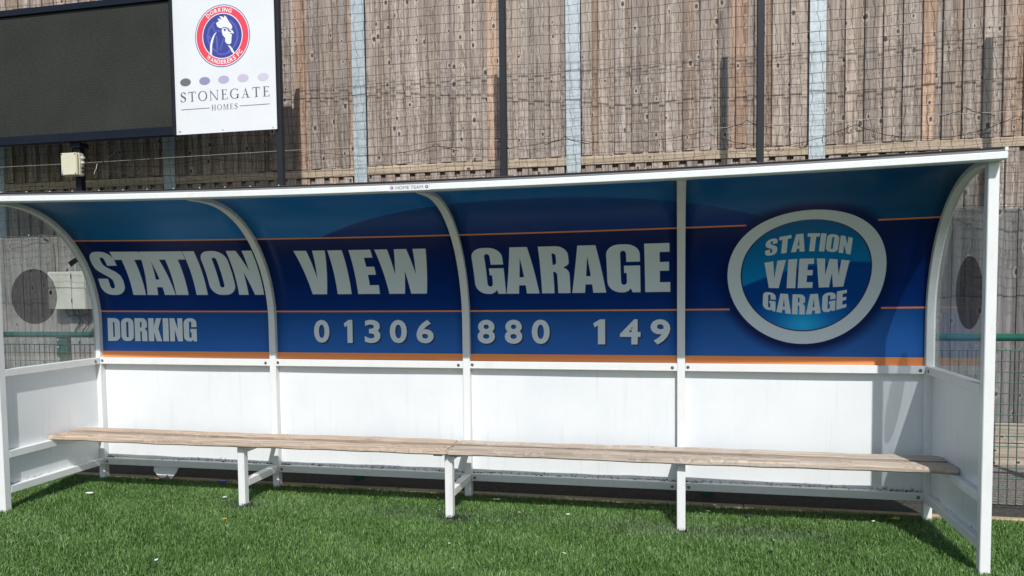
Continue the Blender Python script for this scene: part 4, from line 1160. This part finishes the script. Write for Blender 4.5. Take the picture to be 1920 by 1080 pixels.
# ================================================================== LITTER
def scrap(name, x, y, size, c, label, cat, rot=0.0, asp=0.6, z=0.0):
    r = random.Random(int(x*1000)); n = 7; vs = []
    for k in range(n):
        a = 2*PI*k/n+r.uniform(-0.2, 0.2); q = size*r.uniform(0.75, 1.1)
        px, py = q*math.cos(a), q*asp*math.sin(a)
        vs.append((x+px*math.cos(rot)-py*math.sin(rot), y+px*math.sin(rot)+py*math.cos(rot), z-0.002+r.uniform(0, 0.35)*size))
    top = (x, y, z+0.25*size); vs.append(top)
    low = [(v[0], v[1], v[2]-0.002) for v in vs]; m = len(vs)
    fs = [(k, (k+1) % n, n) for k in range(n)]+[(m+(k+1) % n, m+k, m+n) for k in range(n)]+[((k+1) % n, k, m+k, m+(k+1) % n) for k in range(n)]
    o = mesh_obj(name, vs+low, fs, plain(name+'_paint', c, 0.6, 0, 0.15, 60)); tag(o, label, cat)
W_ = (0.78, 0.79, 0.80)
scrap('paper_scrap', 0.264, -0.448, 0.030, W_, 'white paper scrap on the grass near the left end of the bench', 'litter', 0.4, 0.45)
scrap('wrapper', -0.105, -0.668, 0.020, (0.75, 0.20, 0.04), 'orange wrapper scrap on the grass beside the left front post', 'litter', 0.6)
scrap('paper_scrap', 1.292, -0.363, 0.020, (0.62, 0.68, 0.75), 'pale blue-white scrap just left of the left bench leg', 'litter', 0.1)
scrap('orange_peel', 1.584, -0.805, 0.013, (0.80, 0.42, 0.06), 'small orange-yellow scrap on open grass in front of the left bench leg', 'litter', 1.1)
scrap('paper_scrap', 1.643, -1.529, 0.013, W_, 'small white scrap near the front on the open grass', 'litter', 1.3)
scrap('plastic_wrapper', 1.02, 0.045, 0.045, (0.10, 0.12, 0.42), 'blue plastic wrapper on the kerb under the back sheet', 'litter', 0.0, 0.4)
scrap('yellow_leaf', 5.672, -0.075, 0.040, (0.30, 0.30, 0.03), 'yellow-green fallen leaf in the shade by the right back post', 'leaf', 0.2, 0.7)
scrap('pebble', 4.571, -0.104, 0.016, (0.62, 0.62, 0.58), 'pale pebble on the grass just right of the right bench leg', 'pebble')
scrap('dry_leaf', 3.782, -1.030, 0.022, (0.52, 0.50, 0.36), 'pale curled dry leaf on open grass right of centre', 'leaf', 2.6, 0.25)
scrap('rubber_clump', 4.873, -0.792, 0.016, (0.010, 0.010, 0.012), 'small black rubber clump on open grass right of the right bench leg', 'litter', 0.4)
scrap('rubber_clump', 4.810, -0.163, 0.034, (0.012, 0.013, 0.014), 'larger black rubber clump under the right part of the bench', 'litter', 0.1, 0.6)
scrap('torn_label', 5.812, 0.030, 0.030, (0.74, 0.72, 0.60), 'cream torn label on the ground at the foot of the right back post', 'litter', 0.0, 0.35)
scrap('paper_scrap', 5.54, -0.135, 0.014, W_, 'tiny white scrap at the edge of the shade near the yellow leaf', 'litter')
scrap('wood_chip', 3.506, -0.175, 0.016, (0.50, 0.24, 0.14), 'reddish wood chip on the grass under the bench', 'litter', 1.9, 0.4)
scrap('pebble', 3.390, -0.340, 0.009, W_, 'tiny white pebble under the bench right of the middle leg', 'pebble')
scrap('paper_scrap', 3.700, -0.330, 0.014, W_, 'thin white strip lying under the bench, left of the white crumb pair', 'litter', 0.2, 0.3)
scrap('twig', 3.175, -0.094, 0.030, (0.55, 0.56, 0.45), 'pale grass clipping in the sun just right of the middle back post', 'twig', 0.5, 0.16)
scrap('twig', 3.640, 0.030, 0.022, (0.55, 0.56, 0.50), 'pale grass clipping lying on the shaded kerb right of centre', 'twig', 1.1, 0.2)
scrap('bottle_cap', 2.21, 0.02, 0.014, W_, 'white scrap on the kerb left of the middle back post', 'litter')

mb = MB()
for i in range(70):
    x = random.uniform(0.3, 5.75); y = random.choice([random.uniform(-0.45, 0.05), random.gauss(-0.02, 0.06), random.uniform(-1.4, 0)]); y = min(y, 0.10)
    if random.random() < 0.5: x = random.uniform(2.6, 5.75)
    s_ = random.uniform(0.0012, 0.0034); a = random.uniform(0, PI); l_ = random.uniform(1, 3)*s_; c_, d_ = math.cos(a), math.sin(a); z = -0.004+random.uniform(0, 0.006)
    q = [(x+c_*u*l_-d_*v*s_, y+d_*u*l_+c_*v*s_, z+random.uniform(0, 0.004)) for u, v in ((-1, -1), (1, -1), (1, 1), (-1, 1))]
    mb.add(q+[(p[0], p[1], p[2]-0.0015) for p in q], [(0,1,2,3),(7,6,5,4),(0,4,5,1),(1,5,6,2),(2,6,7,3),(3,7,4,0)])
tag(mb.build('debris', plain('pale_debris', (0.42, 0.41, 0.34), 0.7, 0, 0.6, 3)), 'tiny pale chips and clippings strewn over the turf under the bench', 'debris', kind='stuff')

# torn white sheet hanging below the bottom rail
flp = [(0.437,0.106),(0.435,0.060),(0.466,0.030),(0.498,0.008),(0.546,0.013),(0.557,0.036),(0.572,0.022),(0.598,0.004),(0.632,0.052),(0.648,0.104)]
n = len(flp)
vs = [(x, 0.034-0.30*(0.1-z)+0.004*math.sin(x*40), z) for x, z in flp]+[(x, 0.036-0.30*(0.1-z)+0.004*math.sin(x*40), z) for x, z in flp]
f1 = tess([flp])[1]
fl = mesh_obj('torn_sheet', vs, [t for t in f1]+[tuple(v+n for v in t[::-1]) for t in f1]+[(k, (k+1) % n, n+(k+1) % n, n+k) for k in range(n)], plain('torn_white_plastic', (0.68, 0.70, 0.70), 0.45))
tag(fl, 'torn flap of white plastic sheet hanging under the left bay of the back', 'plastic sheet')
